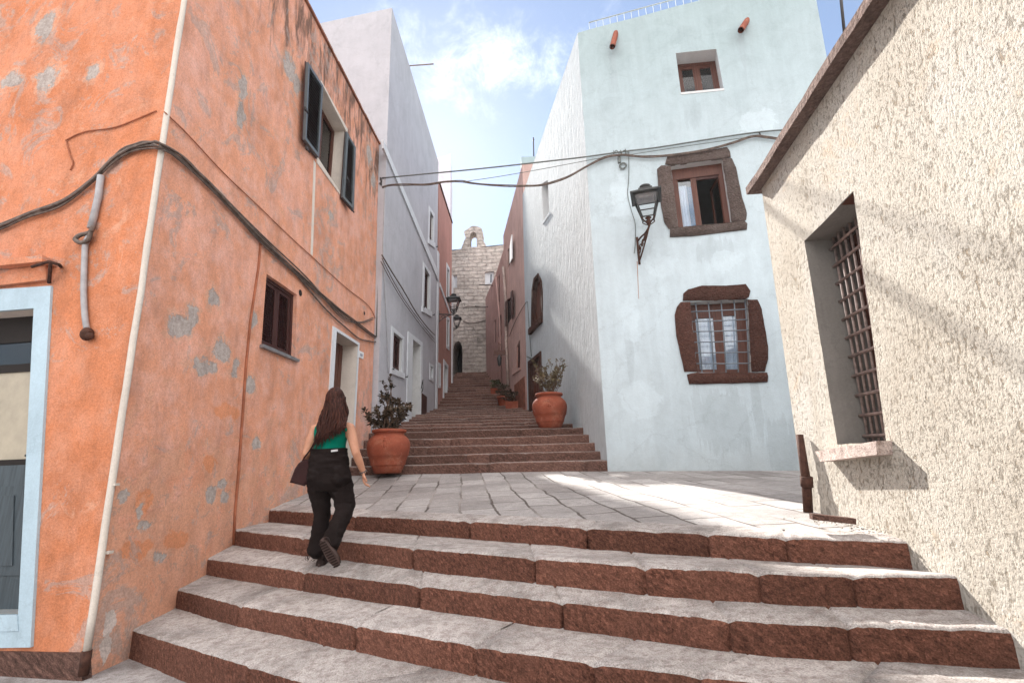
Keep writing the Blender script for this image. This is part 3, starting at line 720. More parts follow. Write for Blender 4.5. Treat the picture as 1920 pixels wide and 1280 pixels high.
# upper window: two open shutters, cream reveals
q = Q(q_up); bm = BM(); ringframe(bm, q.off(-n * .22), .05, n, -.05, 0); bar(bm, q.off(-n * .22), .47, .53, .06, .94, n, -.05, .003)
w = obj('window', bm, MT['winwood'], house); bm = BM(); slab(bm, q.off(-n * .25).sub(.05, .95, .04, .96), n, -.01, -.004); obj('pane', bm, MT['glass'], w)
bm = BM(); ringquads(bm, px4(PB, [(601, 151), (651, 243), (643, 374), (593, 305)]), q_up, n, -.01, .012); obj('surround', bm, MT['ochre_rev'], w)
a4 = [PB.at(604, 161, .02), PB.at(576, 117, .17), PB.at(570, 262, .17), PB.at(596, 296, .02)]
def leaf_open(parent, tl, tr, br, bl, mid=False):
    q4 = [tl, tr, br, bl]; nn = (tr - tl).cross(bl - tl).normalized()
    if nn.dot(EYE - tl) < 0: nn = -nn
    s_ = louvre_leaf(parent, q4, nn, -.02, .04, MT['shutter'], 22, mid=False)
    bm = BM(); qq = Q(q4); bar(bm, qq, -.02, 1.02, -.01, 1.01, nn, -.035, -.02); obj('shutter_back', bm, MT['brown'], s_)
    return s_
s1 = leaf_open(w, PB.at(576, 117, .10), PB.at(604, 161, .05), PB.at(596, 296, .05), PB.at(570, 262, .10))
s2 = leaf_open(w, PB.at(649, 247, .05), PB.at(666, 277, .13), PB.at(662, 394, .13), PB.at(641, 370, .05))
for s_, l in ((s1, [(573, 205), (575, 278)]), (s2, [(651, 335), (660, 393)])):
    for x, y in l:
        bm = BM(); p = PB.at(x, y, .16); tube(bm, [p, p + PB.u * .1], .016, 5); box(bm, p, (.03, .05, .05)); obj('catch', bm, MT['iron'], s_)
# painted stripe and rust brown joint on the wall
bm = BM(); slab(bm, px4(PB, [(588, 300), (592, 306), (586, 480), (582, 476)]), n, -.005, .004); obj('paint_stripe', bm, MT['ochre_rev'], house)
bm = BM(); tube(bm, [PB.at(x, y, .012) for x, y in ((489, 455), (485, 500), (470, 600), (462, 680), (455, 780), (448, 880), (441, 960), (438, 1020))], .016, 6); obj('wall_pipe', bm, MT['cable_o'], house)
# side door
q = Q(q_dr); bm = BM(); ringquads(bm, px4(PB, [(623, 611), (673, 643), (659, 903), (604, 940)]), q_dr, n, -.01, .016); dr = obj('door', bm, MT['white'], house); dr['label'] = 'brown wooden door deep in a white painted opening'
qi = q.off(-n * .30); bm = BM(); bar(bm, qi, 0, 1, 0, 1, n, -.05, 0)
for i in range(6): bar(bm, qi, i / 6 + .01, (i + 1) / 6 - .01, .02, 1, n, 0, .012)
obj('door_leaf', bm, MT['winwood'], dr)
bm = BM(); slab(bm, px4(PB, [(672, 657), (681, 661), (680, 673), (671, 669)]), n, 0, .015); pl_ = obj('number_plate', bm, MT['white_gloss'], house)
bm = BM(); slab(bm, px4(PB, [(674, 662), (678.5, 664), (678.2, 668.5), (673.6, 667)]), n, .015, .018); obj('plate_numerals', bm, simple('faint blue grey numerals', (.35, .38, .45), .6), pl_)
for x, y, r in ((563, 549, .05), (683, 587, .04)):
    bm = BM(); c = PB.at(x, y); tube(bm, [c - n * .01, c + n * .004], r, 12); obj('vent_hole', bm, MT['dark'], house)

# ------------------------------------------------------------------ cables on the orange house
def cable(name, label, pts, r, mat, group=None, seg=6, cat='cable'):
    bm = BM(); tube(bm, crom(pts, 6), r, seg); return tag(obj(name, bm, mat), label, cat, group)
def bundle(name, label, base, offs, r, mat, group=None, wob=.018):
    "several strands tied together: one thing"
    bm = BM(); c = crom(base, 8)
    for k, (a, b) in enumerate(offs):
        tube(bm, [p + V((0, 0, a + wob * noise.noise(V((i * .11, k * 7.1, 0))))) + b * (1) for i, p in enumerate(c)], r * (1 - .12 * (k % 3)), 6)
    return tag(obj(name, bm, mat), label, 'cable', group)
gc = 'cables strapped along the orange house'
lA = [(-40, 436), (0, 426), (60, 402), (120, 379), (170, 342), (210, 303), (248, 281), (280, 273)]
lB = [(300, 275), (330, 290), (365, 322), (400, 355), (450, 410), (500, 462), (548, 505), (600, 552), (640, 585), (680, 615), (704, 632)]
bundle('cable_bundle', 'thick drooping bundle of old cables wrapping the corner of the orange house', [PA.at(x, y, .035) for x, y in lA] + [PB.at(x, y, .04) for x, y in lB], [(0, V((0, 0, 0))), (.030, V((.004, -.004, 0))), (-.024, V((0, 0, 0))), (.012, V((.02, -.02, 0)))], .012, MT['cable'], gc)
bundle('cable_bundle', 'upper pair of thin cables looping over the white corner strip of the orange house', [PA.at(x, y, .03) for x, y in [(200, 312), (230, 280), (258, 268), (284, 266)]] + [PB.at(x, y, .045) for x, y in [(296, 268), (325, 285), (380, 330), (450, 400), (520, 468), (575, 520), (612, 562), (645, 595), (676, 603), (700, 596)]], [(0, V((0, 0, 0))), (-.03, V((0, 0, 0)))], .011, MT['cable'], gc)
bundle('cable_bundle', 'lowest slack cable hanging past the side door of the orange house to its far corner', [PB.at(x, y, .03) for x, y in [(560, 520), (600, 568), (640, 606), (670, 632), (692, 640), (706, 640)]], [(0, V((0, 0, 0)))], .013, MT['cable'], gc)
cable('thin_cable', 'thin orange painted wire slanting down the orange side wall above the bundle', [PB.at(x, y, .015) for x, y in [(308, 210), (350, 250), (420, 325), (480, 382), (540, 440), (600, 495), (650, 540), (690, 572), (706, 600)]], .007, MT['cable_o'], gc)
cable('thin_cable', 'thin brown wire bent like a hook on the orange front wall', [PA.at(x, y, .012) for x, y in [(293, 208), (262, 221), (215, 239), (160, 247), (126, 262), (125, 266), (131, 290), (137, 305), (132, 319)]], .007, MT['cable_o'])
bm = BM(); tube(bm, [PA.at(x, y, .035) for x, y in [(189, 330), (184, 370), (176, 405), (170, 428)]], .030, 9)
cd = obj('conduit_pipe', bm, MT['conduit']); tag(cd, 'short grey conduit hanging below the cable bundle beside the orange front door', 'conduit')
cd2 = thing('junction_pipe', 'old grey pipe with knotted clamp and drooping end on the orange front wall', 'pipe', PA.at(160, 640))
bm = BM(); tube(bm, crom([PA.at(x, y, .03) for x, y in [(168, 440), (160, 460), (158, 500), (157, 545), (159, 590), (163, 618)]], 5), .024, 8); obj('pipe', bm, MT['conduit'], cd2)
bm = BM(); tube(bm, crom([PA.at(x, y, .05) for x, y in [(175, 424), (168, 436), (150, 441), (141, 449), (152, 455), (165, 450), (170, 436)]], 5), .020, 7); obj('clamp', bm, MT['cable'], cd2)
bm = BM(); ell(bm, PA.at(163, 626, .04), (.05, .05, .06)); ell(bm, PA.at(168, 630, .05), (.035, .03, .03)); obj('end_cap', bm, MT['rust'], cd2)
# pipes at the far corner of the orange house
bm = BM(); 
for dx, r in ((0, .018), (4.5, .012)):
    tube(bm, [PB.at(714 + dx, 330, .05), PB.at(711 + dx, 450, .05), PB.at(708 + dx, 560, .05), PB.at(706 + dx, 632, .05)], r, 7)
tag(obj('conduit_pipe', bm, MT['cable_g']), 'pair of thin dark pipes down the far edge of the orange house', 'conduit')
bm = BM(); p = PB.at(716, 342, .08)
for k in range(9):
    a = [p + V((random.uniform(-.06, .06), random.uniform(-.05, .05), random.uniform(-.12, .12))) for _ in range(5)]; tube(bm, crom(a, 4), .009, 5)
box(bm, p, (.05, .08, .16)); tag(obj('cable_anchor', bm, MT['iron']), 'tangle of wires and iron anchor at the far top corner of the orange house', 'anchor')
# ------------------------------------------------------------------ pale blue house on the right
house = thing('pale_blue_house', 'pale blue plaster house with purple stone window surrounds', 'house', (3, 9, 1.4))
Tb, Tt = on_z(T0, T1, .9), T1
TRt = PT.at(1521, -52); TRb = V(PT.at(1527, 120)); TRb.z = .9
q1 = px4(PT, [(1267, 100), (1343, 92), (1357, 168), (1277, 176)])
q2 = px4(PT, [(1258, 311), (1354, 298), (1372, 417), (1272, 427)])
q3 = px4(PT, [(1294, 566), (1402, 560), (1409, 698), (1307, 698)])
sl = px4(PS, [(1015, 345), (1027, 338), (1030, 400), (1019, 416)])
ar = px4(PS, [(1000, 545), (1004, 526), (1010, 519), (1014, 530), (1016, 550), (1016, 598), (999, 618)])
dS = px4(PS, [(994, 683), (1012, 668), (1015, 755), (996, 771)])
S2t, S2b = PS.at(980, 365), PS.at(985, 700); S2b = S2b + (S2b - S2t).normalized() * 2.5
bm = BM()
facade(bm, PT, wobble_loop([Tt, TRt, TRb, Tb], PT, .03, .4, .8, skip=(1, 2, 3)), [q1, q2, q3], mi=0, mir=2, deps=[.34, .26, .28])
facade(bm, PS, wobble_loop([Tt, S2t, S2b, Tb], PS, .02, .4, .8, skip=(1, 2, 3)), [sl, ar, dS], mi=1, mirs=[2, 3, 3], deps=[.25, .10, .16])
bk = V((4.5, 3.0, 0))
TR2t, TR2b = TRt + V((1.2, 6, 0)), TRb + V((1.2, 6, 0))
face(bm, [Tt, TRt, TR2t, S2t], 0, V((0, 0, 1))); face(bm, [TRt, TRb, TR2b, TR2t], 0, V((1, 0, 0))); face(bm, [S2t, S2b, TR2b, TR2t], 0, V((0, 1, 0)))
obj('wall', bm, [MT['teal'], MT['teal_side'], MT['reveal'], MT['lava2']], house)
n = PT.n
# slot and arched window, side door
bm = BM(); face(bm, [p - PS.n * .24 for p in sl]); w = obj('slot_window', bm, MT['reveal'], house)
bm = BM(); slab(bm, px4(PS, [(1018, 416), (1030, 398), (1031, 402), (1018, 421)]), PS.n, -.02, .012); obj('sill', bm, MT['teal_side'], w)
bm = BM(); aro = px4(PS, [(998, 545), (1002, 522), (1010, 512), (1016, 526), (1018, 548), (1018, 600), (997, 622)])
for i in range(7):
    j = (i + 1) % 7
    if i == 5: continue
    slab(bm, [aro[i], aro[j], ar[j], ar[i]], PS.n, -.02, .03)
w = obj('arched_window', bm, MT['lava2'], house)
bm = BM(); f = [p - PS.n * .095 for p in ar]; face(bm, f); obj('pane', bm, MT['winwood'], w)
bm = BM(); slab(bm, px4(PS, [(996, 617), (1018, 596), (1018, 604), (996, 628)]), PS.n, -.05, .10); obj('sill', bm, MT['lava2'], w)
bm = BM(); ringquads(bm, px4(PS, [(991, 678), (1015, 658), (1018, 752), (993, 774)]), dS, PS.n, -.02, .03); w = obj('door', bm, MT['lava2'], house)
bm = BM(); qd = Q([p - PS.n * .10 for p in dS]); bar(bm, qd, 0, 1, 0, 1, PS.n, -.04, 0)
for i in range(5): bar(bm, qd, i / 5 + .02, (i + 1) / 5 - .02, .02, .98, PS.n, 0, .015)
obj('door_leaf', bm, MT['winwood'], w)
# top window
q = Q(q1).off(-n * .32)
bm = BM(); a, b = ringframe(bm, q, .06, n, -.06, .0); bar(bm, q, .47, .53, b, 1 - b, n, -.06, .004)
bar(bm, q, a, .47, b, b + .07, n, -.05, -.012); bar(bm, q, .53, 1 - a, b, b + .07, n, -.05, -.012); bar(bm, q, a, .47, .9, 1 - b, n, -.05, -.012); bar(bm, q, .53, 1 - a, .9, 1 - b, n, -.05, -.012)
bar(bm, q, a, a + .06, b + .07, .9, n, -.05, -.012); bar(bm, q, .41, .47, b + .07, .9, n, -.05, -.012); bar(bm, q, .53, .59, b + .07, .9, n, -.05, -.012); bar(bm, q, .94 - a, 1 - a, b + .07, .9, n, -.05, -.012)
w = obj('window', bm, MT['winwood'], house)
bm = BM(); bar(bm, q, a, 1 - a, b, 1 - b, n, -.04, -.035); obj('pane', bm, MT['glass'], w)
bm = BM()
qq = q.off(-n * .12); m_ = 14
for (s0, s1) in ((.56, .82),):
    top = [qq(lerp(s0, s1, i / m_), .12) - n * (.03 * math.sin(i * 1.5)) for i in range(m_ + 1)]; bot = [qq(lerp(s0, s1, i / m_), 1) - n * (.05 * math.sin(i * 1.5)) for i in range(m_ + 1)]
    for i in range(m_): face(bm, [top[i], top[i + 1], bot[i + 1], bot[i]])
obj('curtain', bm, MT['bluecurt'], w)
bm = BM(); slab(bm, px4(PT, [(1276, 174), (1358, 166), (1358, 170), (1277, 178)]), n, -.03, .008); obj('sill', bm, MT['reveal'], w)
# middle window: stone surround, left leaf closed with lace, right leaf open inward
def surround(w, pieces, mat):
    for nm, l in pieces:
        bm = BM(); stone_piece(bm, PT, px4(PT, l)); obj(nm, bm, mat, w)
q = Q(q2).off(-n * .15)
bm = BM(); a, b = ringframe(bm, q, .07, n, -.08, .0); bar(bm, q, a, 1 - a, b, b + .12, n, -.07, .01)
bar(bm, q, .40, .47, b + .12, 1 - b, n, -.07, -.005)
bar(bm, q, a, a + .03, b + .12, 1 - b, n, -.06, -.015); bar(bm, q, .36, .40, b + .12, 1 - b, n, -.06, -.015)
w = obj('window', bm, MT['winwood'], house); w['label'] = 'half open wooden window in a purple grey stone surround'
bm = BM(); bar(bm, q, a + .03, .36, b + .15, 1 - b, n, -.045, -.04); obj('pane', bm, MT['glass'], w)
def drape(q, s0, s1, t0, t1, n, d, m_=18, amp=.02):
    bm = BM(); f = [random.uniform(.6, 1.3) for _ in range(m_ + 1)]
    top = [q(lerp(s0, s1, i / m_), t0) + n * (d + amp * .6 * math.sin(i * 1.3) * f[i]) for i in range(m_ + 1)]; bot = [q(lerp(s0, s1, i / m_), t1) + n * (d + amp * math.sin(i * 1.3 + .4) * f[i]) for i in range(m_ + 1)]
    for i in range(m_): face(bm, [top[i], top[i + 1], bot[i + 1], bot[i]])
    return bm
obj('lace_curtain', drape(q, a, .27, b + .2, 1, n, -.075), MT['curtain'], w); obj('blue_curtain', drape(q, .26, .42, b + .2, 1, n, -.13, 8), MT['bluecurt'], w)
# open casement swung into the room
h0 = q(1 - a, b + .13); h1 = q(1 - a, 1 - b); sw = (-n * .52 - PT.u * .12)
qo = Q([h0 + sw, h0, h1, h1 + sw]); nn = (qo.q[1] - qo.q[0]).cross(V((0, 0, 1))).normalized(); bm = BM(); ringframe(bm, qo, .06, nn, -.02, .02); le = obj('casement', bm, MT['winwood'], w)
bm = BM(); bar(bm, qo, .12, .88, .06, .94, nn, -.003, .003); obj('casement_pane', bm, MT['glass'], le)
bm = BM(); qr = Q(q2); bar(bm, q, .47, 1 - a, b + .12, b + .16, n, -.06, -.01); obj('open_rail', bm, MT['brown'], w)
surround(w, [('lintel', [(1247, 309), (1251, 295), (1262, 290), (1330, 283), (1363, 277), (1368, 284), (1370, 296), (1354, 298), (1300, 305), (1258, 311)]),
             ('jamb', [(1232, 318), (1240, 311), (1258, 312), (1262, 345), (1267, 385), (1272, 426), (1254, 430), (1246, 418), (1240, 390), (1234, 350)]),
             ('jamb', [(1354, 298.5), (1372, 298), (1380, 315), (1386, 345), (1391, 370), (1400, 400), (1399, 412), (1395, 416), (1372, 417), (1362, 350)]),
             ('sill', [(1256, 430), (1272, 427), (1330, 421), (1372, 417.5), (1396, 415), (1401, 420), (1400, 431), (1350, 437), (1300, 443), (1256, 445)])], MT['lava'])
# lower window: barred
q = Q(q3).off(-n * .2)
bm = BM(); a, b = ringframe(bm, q, .07, n, -.06, .0)
bar(bm, q, .40, .50, b, 1 - b, n, -.06, .0); bar(bm, q, a, .40, b, b + .14, n, -.05, -.01); bar(bm, q, .5, 1 - a, b, b + .12, n, -.05, -.01); bar(bm, q, .5, .56, b + .12, 1 - b, n, -.05, -.01); bar(bm, q, .80, 1 - a, b + .12, 1 - b, n, -.05, -.01); bar(bm, q, a, 1 - a, .93, 1 - b, n, -.05, -.012)
w = obj('window', bm, MT['winwood'], house); w['label'] = 'barred window with lace curtains in a red brown stone surround'
bm = BM(); bar(bm, q, a, .40, b + .14, .93, n, -.035, -.03); bar(bm, q, .56, .80, b + .12, .93, n, -.035, -.03); obj('pane', bm, MT['glass'], w)
obj('lace_curtain', drape(q, a, .40, b + .1, .94, n, -.055, 20, .012), MT['curtain'], w); obj('lace_curtain', drape(q, .55, .80, b + .1, .94, n, -.058, 16, .012), MT['curtain'], w)
qb = Q(q3).off(-n * .07); bm = BM()
for s in (.10, .325, .55, .775, .965):
    tube(bm, [qb(s, .0), qb(s + .01, .5), qb(s, 1)], .012, 6)
for t in (.13, .275, .42, .57, .72, .87):
    p0, p1 = qb(-.02, t), qb(1.02, t); tube(bm, [p0 + n * .016, lerp(p0, p1, .5) + n * .016 + V((0, 0, -.004)), p1 + n * .016], .010, 6)
obj('grille', bm, MT['grille'], w)
surround(w, [('lintel', [(1280, 564), (1281, 551), (1290, 543), (1316, 536), (1360, 536), (1398, 533), (1407, 546), (1404, 557), (1398, 560.5), (1340, 563.5)]),
             ('jamb', [(1265, 591), (1269, 576), (1276, 567), (1294, 566), (1299, 620), (1307, 697), (1283, 697), (1277, 670), (1268, 630)]),
             ('jamb', [(1402, 562), (1420, 562), (1428, 580), (1434, 615), (1440, 650), (1440, 672), (1434, 696), (1409, 697), (1406, 640)]),
             ('sill', [(1288, 702), (1307, 698.5), (1360, 698.5), (1409, 698.5), (1438, 698.5), (1440, 706), (1439, 716), (1380, 718.5), (1320, 720), (1292, 720)])], MT['lava2'])
# roof spouts and railing, small wall fittings
for x, y, tx, ty in ((1148, 88, 1154, 66), (1389, 57, 1399, 42)):
    a = PT.at(x, y, .24); b = PT.at(tx, ty, 0); dd = (a - b).normalized()
    bm = BM()
    for k in range(10):
        pass
    tube(bm, [b - dd * .1, a], .058, 14, caps=False); tube(bm, [a, b - dd * .1], .045, 14, caps=False); tube(bm, [b, b + dd * .06], .044, 12)
    obj('roof_spout', bm, MT['terra'], house)
bm = BM()
ra, rb = PT.at(1105, 56) - n * .05, PT.at(1480, -45) - n * .05
for k in range(27):
    p = lerp(ra, rb, k / 26); tube(bm, [p + V((0, 0, -.2)), p + V((0, 0, .24))], .006, 5)
tube(bm, [ra + V((0, 0, .24)), rb + V((0, 0, .24))], .014, 6); tube(bm, [ra + V((0, 0, .02)), rb + V((0, 0, .02))], .008, 5)
obj('roof_railing', bm, MT['rail'], house)
bm = BM(); p = PT.at(1168, 311, .03)
for k in range(3): tube(bm, [p + PT.u * math.cos(i * .5) * (.05 + .012 * k) + V((0, 0, math.sin(i * .5) * (.05 + .012 * k))) for i in range(14)], .006, 5, caps=False)
box(bm, PT.at(1161, 300, .02), (.05, .06, .14)); obj('wire_coil', bm, MT['cable_g'], house)
bm = BM(); slab(bm, px4(PT, [(1194, 490), (1195.5, 490), (1198, 560), (1197, 560)]), n, -.004, .002); obj('rust_stain', bm, MT['stain'], house)
cable('lamp_wire', 'thin wire running down the pale blue wall to the lamp bracket', [PT.at(x, y, .012) for x, y in [(1179, 282), (1179, 330), (1177, 365), (1184, 395), (1191, 420), (1191, 455), (1189, 475)]], .007, MT['cable_g'])

# ------------------------------------------------------------------ cream roughcast house, right edge
house = thing('cream_house', 'cream roughcast house with a deep barred window at the right edge', 'house', (3, 2, .5))
Wb = on_z(W0, W1, -.1); zE = PW.at(1420, 366).z
Wt = on_z(W0, W1, zE)
wd = PW.u if PW.u.y < 0 else -PW.u        # along the wall towards the viewer
Nb, Nt = Wb + wd * 9, Wt + wd * 9
qw = px4(PW, [(1508, 452), (1600, 358), (1662, 830), (1570, 833)])
bm = BM(); FD = V((.96, .28, 0))
facade(bm, PW, [Wt, Nt, Nb, Wb], [wobble_loop(qw, PW, .009, .08, 4)], mi=0, mir=1, deps=[.42])
crumb = BM(); random.seed(21)
for k in range(150):
    Y = random.uniform(3.15, 4.2); d = abs(random.gauss(0, .10)) + .02; p = W0 + wd * ((4.4 - Y)) + PW.n * d
    zz = 1.0 + (Y - 4.4) * .02 if Y > 3.0 else (.86 if Y > 2.78 else .70)
    s = random.uniform(.003, .009); ell(crumb, V((p.x, p.y, zz + s * .3 + .02)), (s, s * random.uniform(.6, 1.2), s * .6), 5, 4)
tag(obj('plaster_crumbs', crumb, MT['cream']), kind='stuff')
Wb2, Wt2, Nb2, Nt2 = Wb + FD * 5, Wt + FD * 5, Nb + FD * 5, Nt + FD * 5
face(bm, [Wb, Wt, Wt2, Wb2], 0, V((0, 1, 0))); face(bm, [Nb, Nt, Nt2, Nb2], 0, V((0, -1, 0))); face(bm, [Wb2, Wt2, Nt2, Nb2], 0, V((1, 0, 0))); face(bm, [Wt, Nt, Nt2, Wt2], 0, V((0, 0, 1)))
obj('wall', bm, [MT['cream'], MT['cream_shade']], house)
# eave slabs
bm = BM(); L = 30; up = V((0, 0, 1)); e0 = PW.at(1408, 364, .16); e0.z = zE
e0 = Wt - wd * .10
prev = None
for i in range(64):
    a = e0 + wd * (i * .14); b = e0 + wd * ((i + 1) * .14 - (.006 if i % 6 == 5 else 0)); j1 = noise.noise(a * 3) * .012; j2 = noise.noise(b * 3) * .012
    k1 = noise.noise(a * 5 + V((9, 0, 0))) * .012; k2 = noise.noise(b * 5 + V((9, 0, 0))) * .012
    o1, o2 = PW.n * (.105 + j1), PW.n * (.105 + j2)
    hexa(bm, [a + o1 + up * (.0 + k1), b + o2 + up * (.0 + k2), b + o2 + up * (.075 + k2), a + o1 + up * (.075 + k1), a - PW.n * .3 + up * .004, b - PW.n * .3 + up * .004, b - PW.n * .3 + up * .14, a - PW.n * .3 + up * .14])
obj('eave', bm, MT['eave'], house)
bm = BM()
for i in range(40):
    a = e0 + wd * (i * .22 + .1); tube(bm, [a - PW.n * .22 + up * .09, a - PW.n * 2.4 + up * .75], .085, 9)
slab(bm, [e0 + up * .12, e0 + wd * 9 + up * .12, e0 + wd * 9 - PW.n * 2.4 + up * .75, e0 - PW.n * 2.4 + up * .75], V((0, 0, 1)), -.05, 0)
obj('roof', bm, MT['roof'], house)
n = PW.n; q = Q(qw)
qi = q.off(-n * .34)
bm = BM(); a, b = ringframe(bm, qi, .09, n, -.06, .0); bar(bm, qi, .46, .54, b, 1 - b, n, -.06, .0)
for t in (.25, .5, .75): bar(bm, qi, a, .46, t - .012, t + .012, n, -.05, -.01); bar(bm, qi, .54, 1 - a, t - .012, t + .012, n, -.05, -.01)
w = obj('window', bm, MT['winwood'], house)
bm = BM(); bar(bm, qi, a, 1 - a, b, 1 - b, n, -.07, -.055); obj('inner_shutter', bm, MT['winwood'], w)
qb = q.off(-n * .20); bm = BM()
for i in range(9): tube(bm, [qb((i + .5) / 9, 0), qb((i + .5) / 9, 1)], .011, 6)
for i in range(11): tube(bm, [qb(0, (i + .6) / 11) + n * .015, qb(1, (i + .6) / 11) + n * .015], .012, 6)
obj('grille', bm, MT['greybar'], w)
bm = BM(); slab(bm, [p + V((0, 0, .0)) for p in px4(PW, [(1552, 846), (1673, 826), (1674, 852), (1562, 865)])], n, -.3, .09); s_ = obj('sill', bm, MT['sill'], w)
bm = BM(); slab(bm, [q(-.02, -.015), q(1.02, -.015), q(1.02, .0), q(-.02, .0)], n, -.38, -.012); obj('lintel', bm, MT['winwood'], w)
# rusty drain pipe end at the corner of the cream house, and a fallen brick
pp = thing('drainpipe', 'rusty iron drainpipe standing at the corner of the cream house', 'drainpipe', PW.at(1513, 960, .1))
bm = BM(); tube(bm, [PW.at(1516, 968, .06), PW.at(1512, 905, .06), PW.at(1507, 870, .06), PW.at(1499, 815, .05)], [.036, .036, .032, .028], 10); obj('pipe', bm, MT['rust'], pp)
bm = BM(); tube(bm, [PW.at(1513, 912, .06), PW.at(1512, 893, .06)], .046, 10); obj('collar', bm, MT['rust'], pp)
bm = BM(); c = atZ(1562, 981, 1.03); box(bm, c + V((0, 0, .03)), (.24, .09, .035), 0, Matrix.Rotation(-.3, 3, 'Z') @ Matrix.Rotation(.12, 3, 'Y')); tag(obj('broken_brick', bm, MT['riser2']), 'broken red brick lying by the foot of the cream wall', 'brick')
# antenna pole behind the cream roof
bm = BM(); tube(bm, [PW.at(1585, 80, -1.5), PW.at(1573, -40, -1.5)], .018, 6); tag(obj('antenna_pole', bm, MT['iron']), 'thin dark pole rising behind the cream house roof', 'pole')

# ------------------------------------------------------------------ grey house
house = thing('grey_house', 'tall pale grey house with white window surrounds beyond the orange house', 'house', (-3, 12, 1.8))
Gb = on_z(G0, G1, 1.5); Gt = V(G1); Ge = PG.at(821, 400); 
far = lambda z: PG.at(821, 400) + V((0, 0, z - PG.at(821, 400).z))
gw = [('window', [(737, 622), (754, 636), (752, 698), (735, 689)]), ('window', [(796, 500), (805, 517), (804, 582), (794, 574)]), ('window', [(806, 395), (812, 407), (811, 455), (804.5, 445)]),
      ('small_window', [(806.8, 686), (811, 689), (810.6, 709), (806.6, 706)])]
gq = [px4(PG, l) for _, l in gw]
gd = px4(PG, [(773, 636), (788, 648), (788, 795), (770, 795)])
bm = BM(); Zr = G1.z
facade(bm, PG, [Gb, Gt, far(Zr), far(1.2)], gq + [gd], mi=0, mir=1, deps=[.14, .14, .14, .14, .30])
Gl = Gt + V((-6, 1.2, 0)); Glb = Gb + V((-6, 1.2, 0))
face(bm, [Gb, Gt, Gl, Glb], 0, V((0, -1, 0))); fb = V((-6, 0, 0))
face(bm, [Gt, far(Zr), far(Zr) + fb, Gl], 0, V((0, 0, 1))); face(bm, [far(Zr), far(1.2), far(1.2) + fb, far(Zr) + fb], 0, V((0, 1, 0))); face(bm, [Gl, far(Zr) + fb, far(1.2) + fb, Glb], 0, V((-1, 0, 0)))
obj('wall', bm, [MT['grey'], MT['reveal']], house)
n = PG.n
gs = [[(733, 610), (757, 632), (755, 708), (732, 698)], [(793, 490), (807.5, 512), (806.5, 592), (791, 582)], [(804, 386), (814, 401), (813, 464), (803, 454)], [(805, 680), (812.5, 685), (812, 716), (805, 711)]]
for (nm, l), quad, so_ in zip(gw, gq, gs):
    if nm == 'window':
        w = win_simple(house, PG, quad, .06, MT['brown'], surround=px4(PG, so_), slats=18)
        hooks(w, PG, [(so_[3][0] + 1, so_[3][1] - 6), (so_[2][0] + 4, so_[2][1] - 1)])
        bm = BM(); x0, y0 = so_[3]; x1, y1 = so_[2]; slab(bm, px4(PG, [(x0 - 1, y0 - 8), (x1 + 1.5, y1 - 8), (x1 + 1.5, y1 + 2), (x0 - 1, y0 + 2)]), n, -.01, .04); obj('sill', bm, MT['white'], w)
    else:
        bm = BM(); ringquads(bm, px4(PG, so_), quad, n, -.01, .02); w = obj('small_window', bm, MT['white'], house); bm = BM(); face(bm, [p - n * .12 for p in quad]); obj('pane', bm, MT['dark'], w)
bm = BM(); ringquads(bm, px4(PG, [(764, 621), (791, 642), (791, 800), (760, 800)]), gd, n, -.01, .025); d = obj('door', bm, MT['white'], house)
bm = BM(); slab(bm, [p - n * .28 for p in gd], n, -.03, 0); obj('door_leaf', bm, MT['ochre_rev'], d)
bm = BM(); tl = PG.at(757, 794); z0 = 2.05
a = PG.at(757, 798); b = PG.at(800, 790); a.z = b.z = 0
slab(bm, [a + V((0, 0, 2.16)), b + V((0, 0, 2.16)), b + V((0, 0, 1.4)), a + V((0, 0, 1.4))], n, -.02, .42); obj('doorstep', bm, MT['white'], d)
bm = BM(); slab(bm, px4(PG, [(789, 736), (799, 744), (798, 784), (788, 779)]), n, -.01, .03); obj('meter_door', bm, MT['brown'], house)
bm = BM(); tube(bm, [PG.at(x, y, .06) for x, y in ((790, 728), (793, 712), (793, 728), (791, 735))], .014, 5); obj('door_bracket', bm, MT['iron'], house)
bm = BM(); slab(bm, px4(PG, [(716, 262), (716.5, 278), (821, 528), (821, 512)]), n, -.01, .04); obj('string_course', bm, MT['white'], house)
bm = BM(); p = far(2.6); slab(bm, [far(9.4) - n * .03, far(9.4) + GD * .28 - n * .03, far(2.0) + GD * .28 - n * .03, far(2.0) - n * .03], n, -.05, .06); obj('white_pilaster', bm, MT['white'], house)
bm = BM(); p = far(2.25) + n * .1; tube(bm, [p + V((0, 0, -.5)), p + V((0, 0, .1)), p + V((0, 0, .42))], [.28, .2, .02], 8); obj('corner_stone', bm, MT['white'], house)
bm = BM(); tube(bm, [PG.at(765, 124, -.05), PG.at(765, 124) + n * .75 + V((0, 0, .02))], .02, 6); obj('roof_pole', bm, MT['greybar'], house)
gg = 'cables strung along the grey house'
for k, (l, lab) in enumerate((([(716, 478), (735, 510), (757, 545), (780, 585), (800, 612), (815, 628)], 'upper sagging black cable along the grey house wall'), ([(716, 484), (735, 522), (757, 560), (780, 592), (800, 618), (815, 637)], 'middle straight thin cable along the grey house wall'), ([(714, 490), (735, 530), (757, 566), (780, 598), (800, 624), (815, 642)], 'lowest thin cable along the grey house wall'))):
    cable('wall_cable', lab, [PG.at(x, y, .06) for x, y in l], .016 if k == 0 else .009, MT['cable'], gg)
cable('wall_cable', 'thin vertical wire dropping down the near edge of the grey house', [PG.at(x, y, .03) for x, y in [(721, 352), (719, 420), (718, 478), (722, 560), (726, 640), (728, 700)]], .009, MT['conduit'])

